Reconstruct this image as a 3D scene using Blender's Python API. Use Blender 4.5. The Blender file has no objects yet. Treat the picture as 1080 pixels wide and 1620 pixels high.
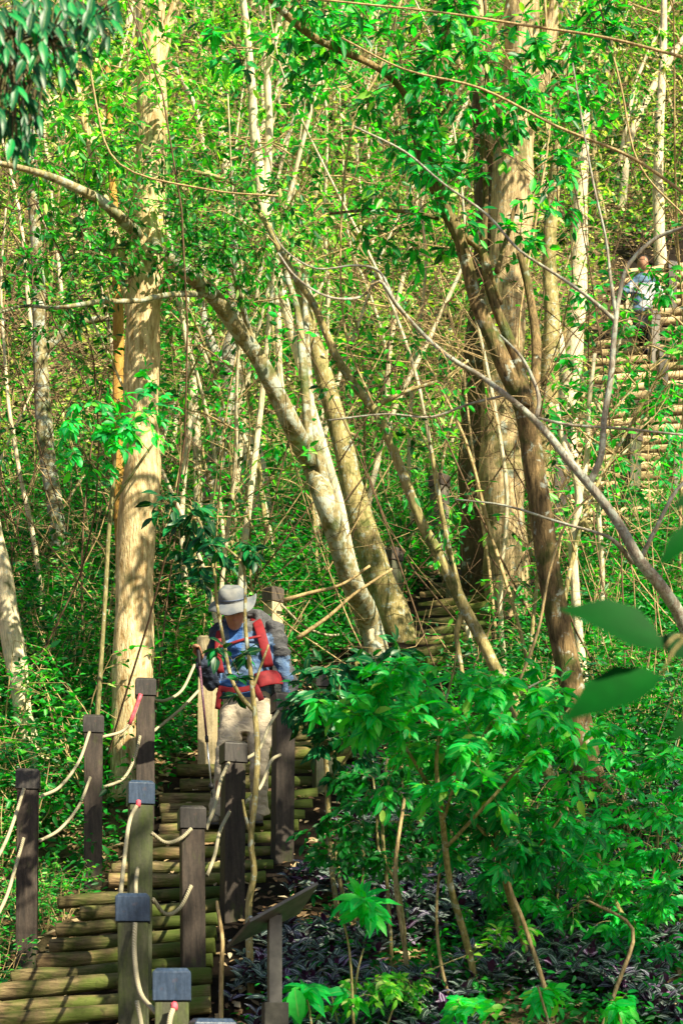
import bpy, bmesh, math, random
import numpy as np
from mathutils import Vector, Matrix, noise

random.seed(7); rng = np.random.default_rng(7)
SC = bpy.context.scene
COL = SC.collection
F = 2676.0; YH = 1650.0; EYE = 1.6          # focal length in photo pixels, horizon row, eye height

def P(px, py, D):                            # a point D metres in front, seen at photo pixel px,py
    return Vector(((px-540)/F*D, D, EYE+(YH-py)/F*D))

# ------------------------------------------------------------------ terrain
GD = [-40,-10,0,5,6.3,7,8,9.6,11,11.8,12.5,13.4,15,16,17,19,21,23.5,26,29,33,40,46,60,90,140]
GH = [-8,-2.5,-1.6,-1.35,-1.12,-.94,-.5,.28,.92,1.3,1.62,2.15,3.05,3.75,4.2,5.3,6.4,8.4,10.6,13.3,17.2,24.2,30.5,46,80,120]
PD = [6,8.9,10,11,12.5,13.5,14.5,16,17,18.5,20.7,23,26,29,34]
PX = [x for x in (-60,95,225,270,375,440,540,690,720,800,985,1020,1040,1060,1090)]
def xs(D):
    return (np.interp(D, PD, PX)-540)/F*D
def gz(x, D):
    h = np.interp(D, GD, GH)
    x = np.clip(x, -30, 30)
    side = np.abs(x-xs(np.clip(D,6,34)))
    off = np.clip((side-1.0)/2.0, 0, 1)
    h = h + 0.045*np.clip(x,-4,4) - .42*np.clip((-x-1.25)/.6,0,1)*np.clip((13.5-D)/.8,0,1)*np.clip((D-6)/3,0,1)
    h = h + off*(0.10*np.sin(x*1.9+D*1.3)+0.13*np.sin(x*.83-D*.71+1.3)+0.05*np.sin(x*4.1+D*3.3))
    return h + EYE
def gD(px, py):                              # depth at which the ground is seen at that pixel
    d = 5.0
    while d < 90:
        p = P(px, py, d)
        if gz(p.x, d) >= p.z: return d
        d += .03
    return 90.

# ------------------------------------------------------------------ materials
def newmat(name):
    m = bpy.data.materials.new(name); m.use_nodes = True
    nt = m.node_tree; nt.nodes.clear()
    out = nt.nodes.new('ShaderNodeOutputMaterial')
    return m, nt, out
def N(nt, t, **kw):
    n = nt.nodes.new(t)
    for k, v in kw.items():
        if k in n.inputs: n.inputs[k].default_value = v
        else: setattr(n, k, v)
    return n
def ramp(nt, fac, stops, interp='LINEAR'):
    r = nt.nodes.new('ShaderNodeValToRGB'); r.color_ramp.interpolation = interp
    e = r.color_ramp.elements
    e[0].position = stops[0][0]; e[0].color = (*stops[0][1], 1)
    e[1].position = stops[-1][0]; e[1].color = (*stops[-1][1], 1)
    for p, c in stops[1:-1]:
        q = e.new(p); q.color = (*c, 1)
    nt.links.new(fac, r.inputs[0]); return r.outputs[0]
def mixc(nt, fac, a, b, mode='MIX'):
    m = nt.nodes.new('ShaderNodeMix'); m.data_type = 'RGBA'; m.blend_type = mode
    for s, v in ((m.inputs[0], fac), (m.inputs[6], a), (m.inputs[7], b)):
        if isinstance(v, bpy.types.NodeSocket): nt.links.new(v, s)
        else: s.default_value = v if isinstance(v, float) else (*v, 1)
    return m.outputs[2]
def coords(nt, scale=(1,1,1), kind='Object'):
    t = nt.nodes.new('ShaderNodeTexCoord'); m = nt.nodes.new('ShaderNodeMapping')
    m.inputs['Scale'].default_value = scale
    nt.links.new(t.outputs[kind], m.inputs[0]); return m.outputs[0]
def noi(nt, vec, scale, detail=4, rough=.6, dist=0):
    n = N(nt, 'ShaderNodeTexNoise', Scale=scale, Detail=detail, Roughness=rough, Distortion=dist)
    nt.links.new(vec, n.inputs['Vector']); return n.outputs[0]
def bump(nt, h, strength, dist=.02):
    b = N(nt, 'ShaderNodeBump', Strength=strength, Distance=dist)
    nt.links.new(h, b.inputs['Height']); return b.outputs[0]
def principled(nt, out, col, rough=.7, nrm=None, spec=.4, metal=0.):
    p = N(nt, 'ShaderNodeBsdfPrincipled', Roughness=rough, Metallic=metal)
    p.inputs['Specular IOR Level'].default_value = spec
    if isinstance(col, bpy.types.NodeSocket): nt.links.new(col, p.inputs['Base Color'])
    else: p.inputs['Base Color'].default_value = (*col, 1)
    if nrm is not None: nt.links.new(nrm, p.inputs['Normal'])
    nt.links.new(p.outputs[0], out.inputs[0]); return p

def leafmat(name, stops, trans=.35, rough=.42, spec=.4, rib=True, tcol=(.55,1.0,.12)):
    m, nt, out = newmat(name)
    a = N(nt, 'ShaderNodeAttribute', attribute_name='v')
    c = ramp(nt, a.outputs['Fac'], stops)
    oi = nt.nodes.new('ShaderNodeObjectInfo')
    hs = nt.nodes.new('ShaderNodeHueSaturation')
    mr = N(nt, 'ShaderNodeMapRange'); mr.inputs['To Min'].default_value = .72; mr.inputs['To Max'].default_value = 1.25
    nt.links.new(oi.outputs['Random'], mr.inputs[0]); nt.links.new(mr.outputs[0], hs.inputs['Value'])
    nt.links.new(c, hs.inputs['Color']); c = hs.outputs[0]
    nz = noi(nt, coords(nt, (1,1,1)), 23, 3)
    c = mixc(nt, .35, c, ramp(nt, nz, [(.3,(.35,.35,.35)),(.7,(1.3,1.3,1.3))]), 'MULTIPLY')
    if rib:
        u = N(nt, 'ShaderNodeAttribute', attribute_name='u')
        f = ramp(nt, u.outputs['Fac'], [(0,(.55,.55,.55)),(.12,(0,0,0))])
        c = mixc(nt, f, c, (.35,.55,.18))
    p = N(nt, 'ShaderNodeBsdfPrincipled', Roughness=rough)
    p.inputs['Specular IOR Level'].default_value = spec
    nt.links.new(c, p.inputs['Base Color'])
    t = nt.nodes.new('ShaderNodeBsdfTranslucent')
    tc = mixc(nt, 1., c, tcol, 'MULTIPLY')
    tc2 = mixc(nt, 1., tc, (2.2,2.0,2.0), 'MULTIPLY')
    nt.links.new(tc2, t.inputs[0])
    mx = nt.nodes.new('ShaderNodeMixShader'); mx.inputs[0].default_value = trans
    nt.links.new(p.outputs[0], mx.inputs[1]); nt.links.new(t.outputs[0], mx.inputs[2])
    nt.links.new(mx.outputs[0], out.inputs[0]); return m

def barkmat(name, c1, c2, lichen=.0, moss=.0, sc=1., bstr=.8, stretch=.22):
    m, nt, out = newmat(name)
    v = coords(nt, (1,1,stretch)); w = coords(nt)
    a = noi(nt, v, 26*sc, 6, .65, .6); b = noi(nt, w, 4*sc, 4, .6)
    c = mixc(nt, ramp(nt, a, [(.36,(0,0,0)),(.62,(1,1,1))]), c1, c2)
    c = mixc(nt, .55, c, ramp(nt, b, [(.3,(.55,.50,.42)),(.62,(1.3,1.22,1.1))]), 'MULTIPLY')
    if lichen:
        l = noi(nt, w, 9*sc, 5, .62, .4)
        c = mixc(nt, ramp(nt, l, [(.60-lichen*.16,(0,0,0)),(.66-lichen*.12,(.9,.9,.9))]), c, (.46,.5,.42))
    if moss:
        l = noi(nt, w, 2.6*sc, 6, .65)
        c = mixc(nt, ramp(nt, l, [(.60-moss*.2,(0,0,0)),(.72-moss*.15,(.85,.85,.85))]), c, (.07,.10,.018))
    k = noi(nt, v, 60*sc, 4, .6)
    h = N(nt, 'ShaderNodeMath', operation='ADD'); nt.links.new(a, h.inputs[0]); nt.links.new(k, h.inputs[1])
    principled(nt, out, c, .85, bump(nt, h.outputs[0], bstr, .012), .25); return m

M = {}
M['bark_tan'] = barkmat('bark_tan', (.40,.26,.11), (.90,.74,.46), .0, .2, 1.3, 1.0)
M['bark_lichen'] = barkmat('bark_lichen', (.14,.12,.06), (.42,.36,.20), .8, .4, 1.3, .6)
M['bark_brown'] = barkmat('bark_brown', (.07,.05,.025), (.30,.21,.10), .1, .4, 1.4, .9)
M['bark_furrow'] = barkmat('bark_furrow', (.20,.14,.07), (.74,.57,.33), .15, .45, 1.3, 1.0, .12)
M['bark_dark'] = barkmat('bark_dark', (.07,.05,.028), (.16,.12,.065), .1, .5, 1., .8)
M['bark_pale'] = barkmat('bark_pale', (.50,.42,.27), (.85,.76,.55), .3, .05, 2., .4)
M['bark_grey'] = barkmat('bark_grey', (.20,.17,.14), (.44,.41,.35), .7, .1, 2.2, .5)
M['bark_green'] = barkmat('bark_green', (.19,.16,.06), (.50,.42,.20), .25, .4, 2., .5)
M['bark_orange'] = barkmat('bark_orange', (.36,.19,.04), (.52,.31,.08), .0, .0, 2., .4)
M['twig'] = barkmat('twig', (.26,.18,.08), (.62,.48,.26), .0, .0, 3., .3)
M['twig_dark'] = barkmat('twig_dark', (.08,.05,.03), (.20,.13,.08), .0, .0, 3., .3)
M['twig_green'] = barkmat('twig_green', (.13,.13,.05), (.34,.30,.15), .1, .1, 3., .3)

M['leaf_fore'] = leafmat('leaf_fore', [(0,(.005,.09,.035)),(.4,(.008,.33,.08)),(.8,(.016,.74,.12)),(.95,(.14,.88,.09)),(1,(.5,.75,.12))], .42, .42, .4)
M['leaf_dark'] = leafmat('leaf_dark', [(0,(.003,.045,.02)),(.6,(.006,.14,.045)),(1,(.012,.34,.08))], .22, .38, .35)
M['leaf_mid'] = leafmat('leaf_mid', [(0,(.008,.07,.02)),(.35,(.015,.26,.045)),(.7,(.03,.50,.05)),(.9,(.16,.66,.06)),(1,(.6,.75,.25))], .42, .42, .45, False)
M['leaf_sun'] = leafmat('leaf_sun', [(0,(.015,.12,.015)),(.3,(.02,.26,.03)),(.65,(.10,.58,.035)),(.85,(.48,.80,.08)),(.93,(.8,.80,.35)),(1,(.85,.80,.5))], .45, .45, .4, False)  # dark end of the ramp stands in for shadow among sunlit leaves
M['leaf_bg'] = leafmat('leaf_bg', [(0,(.003,.018,.006)),(.34,(.006,.07,.012)),(.5,(.02,.28,.025)),(.64,(.20,.56,.03)),(.76,(.60,.68,.08)),(.84,(.95,.80,.36)),(1,(.98,.86,.52))], .30, .5, .35, False)  # dark gaps and cream sun highlights put into the leaf colours
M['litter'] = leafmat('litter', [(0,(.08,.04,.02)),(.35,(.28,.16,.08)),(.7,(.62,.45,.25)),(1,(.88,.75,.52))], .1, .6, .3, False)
M['leaf_near'] = leafmat('leaf_near', [(0,(.001,.03,.003)),(1,(.001,.075,.006))], .08, .6, .10, False)  # shade on the close leaves put into a darkened green

def zebrina():
    m, nt, out = newmat('striped_leaf')
    u = N(nt, 'ShaderNodeAttribute', attribute_name='u'); v = N(nt, 'ShaderNodeAttribute', attribute_name='v')
    base = ramp(nt, v.outputs['Fac'], [(0,(.012,.014,.018)),(.5,(.03,.07,.04)),(.8,(.05,.025,.09)),(1,(.22,.04,.18))])
    silver = ramp(nt, v.outputs['Fac'], [(0,(.10,.13,.13)),(.6,(.34,.42,.39)),(1,(.52,.42,.62))])
    f = ramp(nt, u.outputs['Fac'], [(.2,(0,0,0)),(.3,(1,1,1)),(.50,(1,1,1)),(.6,(0,0,0))])
    c = mixc(nt, f, base, silver)
    g = nt.nodes.new('ShaderNodeNewGeometry')
    c = mixc(nt, g.outputs['Backfacing'], c, (.12,.02,.10))
    principled(nt, out, c, .32, None, .5); return m
M['zebrina'] = zebrina()

def postmat(name, c1, c2, green, rough=.6):
    m, nt, out = newmat(name)
    v = coords(nt, (1,1,.12)); w = coords(nt)
    a = noi(nt, v, 38, 6, .7, .5); b = noi(nt, w, 5, 5, .65)
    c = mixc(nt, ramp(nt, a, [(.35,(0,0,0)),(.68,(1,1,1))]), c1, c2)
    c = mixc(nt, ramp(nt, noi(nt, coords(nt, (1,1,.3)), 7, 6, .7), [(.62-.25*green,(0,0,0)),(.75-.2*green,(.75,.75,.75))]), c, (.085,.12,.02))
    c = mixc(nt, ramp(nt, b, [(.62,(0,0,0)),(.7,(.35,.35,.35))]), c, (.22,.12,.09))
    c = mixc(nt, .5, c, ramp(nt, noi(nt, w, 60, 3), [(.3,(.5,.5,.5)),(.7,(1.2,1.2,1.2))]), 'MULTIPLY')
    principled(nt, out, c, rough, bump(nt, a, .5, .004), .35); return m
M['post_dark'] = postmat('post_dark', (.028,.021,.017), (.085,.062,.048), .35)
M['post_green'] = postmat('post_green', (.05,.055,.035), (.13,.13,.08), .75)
M['post_lit'] = postmat('post_lit', (.42,.33,.18), (.62,.52,.34), .15)  # lit copy of the post wood, sunshine put into its colour
M['post_grey'] = postmat('post_grey', (.13,.11,.085), (.27,.24,.19), .4)
M['cap_dark'] = postmat('cap_dark', (.030,.028,.028), (.07,.06,.055), .0, .45)
M['cap_sky_tint'] = postmat('cap_sky_tint', (.025,.045,.085), (.06,.09,.15), .0, .35)  # blue of the reflected sky put into the dark cap colour
M['cap_grey'] = postmat('cap_grey', (.06,.048,.04), (.13,.10,.08), .0, .5)

def logmat():
    m, nt, out = newmat('mossy_log')
    w = coords(nt); v = coords(nt, (.18,1,1))
    a = noi(nt, v, 24, 6, .68, .8); b = noi(nt, w, 3.2, 5, .6)
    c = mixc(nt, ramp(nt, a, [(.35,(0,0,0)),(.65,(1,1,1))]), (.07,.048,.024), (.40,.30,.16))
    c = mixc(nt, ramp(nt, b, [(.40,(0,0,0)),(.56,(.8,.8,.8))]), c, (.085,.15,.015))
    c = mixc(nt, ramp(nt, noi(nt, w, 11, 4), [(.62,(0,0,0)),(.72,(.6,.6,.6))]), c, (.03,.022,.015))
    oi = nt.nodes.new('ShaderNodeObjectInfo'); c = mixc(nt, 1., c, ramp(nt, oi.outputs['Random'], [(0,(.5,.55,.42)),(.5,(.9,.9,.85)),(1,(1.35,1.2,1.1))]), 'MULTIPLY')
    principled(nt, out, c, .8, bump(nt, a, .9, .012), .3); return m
M['log'] = logmat()
def logsunlit():
    m, nt, out = newmat('sunlit_log')
    w = coords(nt); v = coords(nt, (.18,1,1)); a = noi(nt, v, 24, 6, .68, .8)
    c = mixc(nt, ramp(nt, a, [(.35,(0,0,0)),(.65,(1,1,1))]), (.50,.36,.18), (.92,.78,.50))  # sunlight on the upper flight put into a paler log colour
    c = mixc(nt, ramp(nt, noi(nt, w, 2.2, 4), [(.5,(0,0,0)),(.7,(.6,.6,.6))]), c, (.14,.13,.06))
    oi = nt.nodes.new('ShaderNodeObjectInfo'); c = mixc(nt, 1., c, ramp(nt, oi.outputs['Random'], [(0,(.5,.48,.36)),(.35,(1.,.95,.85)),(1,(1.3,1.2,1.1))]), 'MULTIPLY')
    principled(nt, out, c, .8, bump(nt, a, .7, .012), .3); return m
M['log_sunlit'] = logsunlit()

def ropemat():
    m, nt, out = newmat('rope')
    w = coords(nt)
    wv = N(nt, 'ShaderNodeTexWave', Scale=30, Distortion=2.); wv.bands_direction = 'DIAGONAL'
    nt.links.new(w, wv.inputs['Vector'])
    c = mixc(nt, wv.outputs['Fac'], (.34,.29,.17), (.62,.56,.40))
    principled(nt, out, c, .85, bump(nt, wv.outputs['Fac'], .6, .004), .2); return m
M['rope'] = ropemat()

def groundmat():
    m, nt, out = newmat('forest_floor')
    w = coords(nt)
    a = noi(nt, w, 9, 8, .75); b = noi(nt, w, .9, 5, .6)
    c = mixc(nt, ramp(nt, a, [(.38,(0,0,0)),(.62,(1,1,1))]), (.035,.022,.013), (.40,.27,.15))
    c = mixc(nt, ramp(nt, b, [(.5,(0,0,0)),(.66,(.6,.6,.6))]), c, (.035,.055,.016))
    st = N(nt, 'ShaderNodeAttribute', attribute_name='v'); c = mixc(nt, st.outputs['Fac'], c, (.022,.015,.010))  # soil along the stairs darkened to stand in for shade between logs
    principled(nt, out, c, .95, bump(nt, a, 1., .08), .15); return m
M['ground'] = groundmat()
def plain(name, c1, c2, sc, rough=.8, bs=.3, bd=.004, metal=0., spec=.35):
    m, nt, out = newmat(name)
    w = coords(nt); a = noi(nt, w, sc, 5, .65)
    c = mixc(nt, ramp(nt, a, [(.35,(0,0,0)),(.68,(1,1,1))]), c1, c2)
    principled(nt, out, c, rough, bump(nt, a, bs, bd), spec, metal); return m
def cloth(name, c1, c2, s=1.):
    m, nt, out = newmat(name); w = coords(nt, (1,1,1.6))
    a = noi(nt, w, 7*s, 4, .6, 1.6); b = noi(nt, w, 22*s, 4, .6, 1.2); k = noi(nt, w, 240, 2)
    c = mixc(nt, ramp(nt, a, [(.35,(0,0,0)),(.65,(1,1,1))]), c1, c2)
    c = mixc(nt, .28, c, ramp(nt, b, [(.36,(.35,.35,.38)),(.6,(1.15,1.15,1.12))]), 'MULTIPLY')
    h = N(nt, 'ShaderNodeMath', operation='ADD'); nt.links.new(a, h.inputs[0]); nt.links.new(b, h.inputs[1])
    principled(nt, out, c, .85, bump(nt, h.outputs[0], .6, .02), .2); return m
M['skin'] = plain('skin', (.36,.17,.10), (.46,.24,.15), 14, .5, .1)
M['jacket'] = cloth('jacket_grey', (.05,.052,.058), (.13,.13,.14))
M['navy'] = cloth('jacket_navy', (.018,.025,.045), (.055,.07,.11))
M['denim'] = cloth('denim_blue', (.02,.07,.26), (.07,.18,.46))
M['denim2'] = cloth('denim_light', (.06,.12,.26), (.17,.25,.38))
M['red'] = plain('red_webbing', (.17,.008,.014), (.30,.018,.024), 20, .7, .4)
M['trouser'] = cloth('khaki_cloth', (.50,.42,.31), (.62,.53,.41), .7)
M['hat'] = plain('hat_cloth', (.13,.15,.18), (.25,.25,.24), 9, .85, .3, .006)
M['hatband'] = plain('hat_band', (.10,.13,.22), (.16,.20,.32), 12, .85)
M['black'] = plain('black_rubber', (.012,.012,.014), (.03,.03,.035), 30, .5)
M['hair'] = plain('hair', (.01,.008,.007), (.03,.022,.018), 60, .6)
M['shoe'] = plain('shoe', (.10,.085,.065), (.20,.17,.13), 25, .8)
M['alu'] = plain('aluminium', (.35,.36,.38), (.55,.56,.58), 40, .35, .05, .001, .8)
M['poleblue'] = plain('pole_print', (.012,.012,.04), (.28,.12,.16), 120, .35, .05)
M['white'] = plain('white_cloth', (.30,.33,.38), (.66,.67,.68), 6, .8, .5, .02)
M['blueshirt'] = plain('blue_shirt', (.04,.09,.17), (.12,.22,.34), 6, .8, .5, .02)
M['blackcloth'] = plain('black_cloth', (.008,.008,.011), (.022,.022,.028), 8, .85, .5, .02)
M['signmetal'] = plain('sign_metal', (.10,.10,.09), (.20,.19,.17), 12, .5, .1, .002, .3)
M['signface'] = plain('sign_face', (.03,.05,.16), (.08,.12,.30), 5, .25, .02, .001)
M['signbox'] = plain('sign_concrete', (.055,.055,.045), (.11,.105,.085), 18, .7, .4, .004)
M['concrete'] = plain('concrete', (.055,.058,.045), (.17,.17,.14), 12, .95, .8, .01)
M['tin'] = plain('sign_board', (.12,.06,.025), (.24,.13,.06), 14, .7, .2)
M['pink'] = plain('pink_tape', (.65,.06,.10), (.85,.18,.22), 40, .6)
M['eye'] = plain('eye', (.02,.015,.01), (.04,.03,.02), 10, .3)

# ------------------------------------------------------------------ object helpers
BASE = {}
def empty(name, loc, label=None, cat=None, group=None):
    o = bpy.data.objects.new(name, None); COL.objects.link(o); o.location = loc; BASE[o.name] = Vector(loc)
    o.empty_display_size = .1
    tag(o, label, cat, group); return o
def tag(o, label=None, cat=None, group=None, kind=None):
    if label: o['label'] = label
    if cat: o['category'] = cat
    if group: o['group'] = group
    if kind: o['kind'] = kind
    return o
def finish(name, verts, faces, mats, parent=None, smooth=True, midx=None, attrs=None, origin=None):
    verts = np.asarray(verts, dtype=np.float32).reshape(-1, 3)
    if parent is not None:
        base = BASE[parent.name]; verts = verts - np.array(base, dtype=np.float32)
    elif origin is not None:
        verts = verts - np.array(origin, dtype=np.float32)
    me = bpy.data.meshes.new(name)
    if isinstance(faces, np.ndarray):
        nf, k = faces.shape
        me.vertices.add(len(verts)); me.vertices.foreach_set('co', verts.ravel())
        me.loops.add(nf*k); me.loops.foreach_set('vertex_index', faces.ravel().astype(np.int32))
        me.polygons.add(nf); me.polygons.foreach_set('loop_start', np.arange(0, nf*k, k, dtype=np.int32))
        me.update(calc_edges=True)
    else:
        me.from_pydata(verts.tolist(), [], faces); me.update()
    for m in (mats if isinstance(mats, (list, tuple)) else [mats]): me.materials.append(m)
    if midx is not None: me.polygons.foreach_set('material_index', np.asarray(midx, dtype=np.int32))
    if smooth: me.polygons.foreach_set('use_smooth', np.ones(len(me.polygons), dtype=bool))
    if attrs:
        for k, arr in attrs.items():
            a = me.attributes.new(k, 'FLOAT', 'POINT'); a.data.foreach_set('value', np.asarray(arr, dtype=np.float32))
    me.update()
    o = bpy.data.objects.new(name, me); COL.objects.link(o)
    if parent is not None:
        o.parent = parent; BASE[o.name] = BASE[parent.name]
    elif origin is not None:
        o.location = origin
    if parent is None: BASE[o.name] = Vector(origin) if origin is not None else Vector((0,0,0))
    return o

def smooth_path(pts, rad, k=4):
    if len(pts) < 3 or k < 2: return [Vector(p) for p in pts], list(rad)
    Q = [Vector(p) for p in pts]; Q = [Q[0]*2-Q[1]]+Q+[Q[-1]*2-Q[-2]]
    R = [rad[0]]+list(rad)+[rad[-1]]
    o, r = [], []
    for i in range(1, len(Q)-2):
        for j in range(k):
            t = j/k
            o.append(.5*((2*Q[i])+(-Q[i-1]+Q[i+1])*t+(2*Q[i-1]-5*Q[i]+4*Q[i+1]-Q[i+2])*t*t+(-Q[i-1]+3*Q[i]-3*Q[i+1]+Q[i+2])*t**3))
            r.append(R[i]*(1-t)+R[i+1]*t)
    o.append(Q[-2]); r.append(R[-2])
    return o, r
class MB:
    def __init__(s): s.v = []; s.f = []; s.m = []; s.mi = 0
    def tube(s, pts, rad, n=8, k=4, jit=0., cap=True, flat=1., up=None):
        pts, rad = smooth_path(pts, rad, k)
        b = len(s.v); m = len(pts); prev = None
        for i, p in enumerate(pts):
            d = (pts[min(i+1,m-1)]-pts[max(i-1,0)])
            if d.length < 1e-9: d = Vector((0,0,1))
            d.normalize()
            if up is not None:
                a = up.cross(d); a = a.normalized() if a.length > 1e-6 else Vector((1,0,0))
            else:
                if prev is None:
                    a = d.cross(Vector((0,1,.3))); 
                    if a.length < 1e-3: a = d.cross(Vector((1,0,0)))
                else: a = prev-d*prev.dot(d)
                a.normalize()
            prev = a; c = d.cross(a)
            for q in range(n):
                t = 2*math.pi*q/n
                rr = rad[i]
                if jit: rr *= 1+jit*noise.noise(Vector((p.x*2.2+math.cos(t)*1.1, p.y*2.2+math.sin(t)*1.1, p.z*2.2)))
                s.v.append(p+a*(math.cos(t)*rr)+c*(math.sin(t)*rr*flat))
        for i in range(m-1):
            for q in range(n):
                q2 = (q+1)%n
                s.f.append((b+i*n+q, b+i*n+q2, b+(i+1)*n+q2, b+(i+1)*n+q)); s.m.append(s.mi)
        if cap and n > 2:
            s.f.append(tuple(b+q for q in reversed(range(n)))); s.m.append(s.mi)
            s.f.append(tuple(b+(m-1)*n+q for q in range(n))); s.m.append(s.mi)
        return pts
    def rings(s, rings, n=20):                # (centre, A, B) ellipses lofted
        b = len(s.v)
        for c, A, B in rings:
            for q in range(n):
                t = 2*math.pi*q/n; s.v.append(Vector(c)+Vector(A)*math.cos(t)+Vector(B)*math.sin(t))
        for i in range(len(rings)-1):
            for q in range(n):
                q2 = (q+1)%n
                s.f.append((b+i*n+q, b+i*n+q2, b+(i+1)*n+q2, b+(i+1)*n+q)); s.m.append(s.mi)
        s.f.append(tuple(b+q for q in reversed(range(n)))); s.m.append(s.mi)
        e = b+(len(rings)-1)*n; s.f.append(tuple(e+q for q in range(n))); s.m.append(s.mi)
    def ball(s, c, r, n=12):
        c = Vector(c); rx, ry, rz = (r if isinstance(r, tuple) else (r, r, r)); R = []
        for i in range(n+1):
            t = math.pi*i/n; sc_ = max(math.sin(t), .02)
            R.append((c+Vector((0,0,-rz*math.cos(t))), (rx*sc_,0,0), (0,ry*sc_,0)))
        s.rings(R, n+4)
    def box(s, c, size, rot=0., bev=0.):
        bm = bmesh.new(); bmesh.ops.create_cube(bm, size=1)
        for v in bm.verts: v.co = Vector((v.co.x*size[0], v.co.y*size[1], v.co.z*size[2]))
        if bev: bmesh.ops.bevel(bm, geom=list(bm.edges), offset=bev, segments=2, affect='EDGES', profile=.6)
        mt = (rot if isinstance(rot, Matrix) else Matrix.Rotation(rot, 3, 'Z'))
        bm.verts.index_update(); b = len(s.v)
        for v in bm.verts: s.v.append(mt @ v.co + Vector(c))
        for f in bm.faces: s.f.append(tuple(b+v.index for v in f.verts)); s.m.append(s.mi)
        bm.free()
    def build(s, name, mats, parent=None, smooth=True, origin=None):
        return finish(name, [tuple(v) for v in s.v], s.f, mats, parent, smooth, s.m, None, origin)

TPL = {
 'far': (np.array([(0,0,0),(-.24,.45,.05),(0,1,-.06),(.24,.45,.05)]), np.array([(0,1,2,3)]), [0,1,0,1]),
 'mid': (np.array([(0,0,0),(-.2,.28,.05),(-.17,.66,.03),(0,1,-.08),(.17,.66,.03),(.2,.28,.05)]), np.array([(0,1,2,3),(0,3,4,5)]), [0,1,1,0,1,1]),
 'near': (np.array([(0,0,0),(-.13,.14,.03),(-.21,.36,.05),(-.17,.66,.02),(0,1,-.16),(.17,.66,.02),(.21,.36,.05),(.13,.14,.03),(0,.2,0),(0,.45,-.01),(0,.75,-.06)]),
          np.array([(0,8,1,1),(1,8,9,2),(2,9,10,3),(3,10,4,4),(0,7,8,8),(7,6,9,8),(6,5,10,9),(5,4,10,10)]), [0,1,1,1,.6,1,1,1,0,0,0]),
}
def fix_tris(f):
    return [tuple(dict.fromkeys(x)) for x in f]
SUNV = None
class LB:
    def __init__(s): s.p=[]; s.d=[]; s.n=[]; s.s=[]; s.w=[]; s.c=[]
    def add(s, p, d, n, size, w=1., c=None):
        s.p.append(tuple(p)); s.d.append(tuple(d)); s.n.append(tuple(n)); s.s.append(size); s.w.append(w); s.c.append(random.random() if c is None else c)
    def arrays(s, kind):
        return leaf_arrays(np.array(s.p), np.array(s.d), np.array(s.n), np.array(s.s), np.array(s.w), np.array(s.c), kind)
def leaf_arrays(p, d, n, sz, w, c, kind):
    T, Fc, U = TPL[kind]
    d = d/np.maximum(np.linalg.norm(d, axis=1, keepdims=True), 1e-6)
    n = n-(n*d).sum(1, keepdims=True)*d; n = n/np.maximum(np.linalg.norm(n, axis=1, keepdims=True), 1e-6)
    s_ = np.cross(d, n); K = len(T)
    V = p[:,None,:]+sz[:,None,None]*(T[None,:,0,None]*(s_*w[:,None])[:,None,:]+T[None,:,1,None]*d[:,None,:]+T[None,:,2,None]*n[:,None,:])
    idx = (np.arange(len(p))*K)
    return V.reshape(-1,3), idx, K, Fc, np.repeat(c, K), np.tile(U, len(p))
def build_leaves(name, lb, kind, mat, parent=None, twigs=None, twigmat=None, origin=None):
    V, idx, K, Fc, c, u = lb.arrays(kind) if isinstance(lb, LB) else leaf_arrays(*lb, kind)
    n = len(idx)
    if kind == 'near' or twigs is not None:
        base = [tuple(dict.fromkeys(x)) for x in Fc.tolist()]
        faces = [tuple(i+q for q in f) for i in idx.tolist() for f in base]; mi = [0]*len(faces)
        if twigs is not None and len(twigs.v):
            off = len(V); V = np.vstack([V, np.array([tuple(v) for v in twigs.v])])
            faces += [tuple(off+q for q in f) for f in twigs.f]; mi += [1]*len(twigs.f)
            c = np.concatenate([c, np.zeros(len(twigs.v))]); u = np.concatenate([u, np.ones(len(twigs.v))])
        return finish(name, V, faces, [mat, twigmat or mat], parent, True, mi, {'v': c, 'u': u}, origin)
    f = (idx[:,None,None]+Fc[None]).reshape(-1, Fc.shape[1])
    return finish(name, V, f, mat, parent, kind != 'far', None, {'v': c, 'u': u}, origin)

AZ, EL = math.radians(42), math.radians(38)
SUN = Vector((math.sin(AZ)*math.cos(EL), -math.cos(AZ)*math.cos(EL), math.sin(EL)))
def rv(s=1.): return Vector((random.gauss(0,s), random.gauss(0,s), random.gauss(0,s)))
LN = Vector((0.12,-.62,.70))                                 # leaves turn up and to the light
def twig_leaves(lb, A, B, n, size, w=1., droop=.25, c0=0., c1=1.):
    A = Vector(A); B = Vector(B); d = (B-A)
    L = d.length
    if L < 1e-6: return
    d.normalize(); side = d.cross(Vector((0,0,1)))
    if side.length < .1: side = Vector((1,0,0))
    side.normalize()
    for i in range(n):
        t = (i+1)/n; sgn = 1 if i % 2 else -1
        ld = d*(.55 if i < n-1 else 1.4)+side*sgn*(.9 if i < n-1 else .2)+Vector((0,0,-droop))+rv(.22)
        lb.add(A.lerp(B, t), ld, LN+rv(.35), size*random.uniform(.65,1.15), w*random.uniform(.85,1.1), c0+(c1-c0)*random.random())

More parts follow.
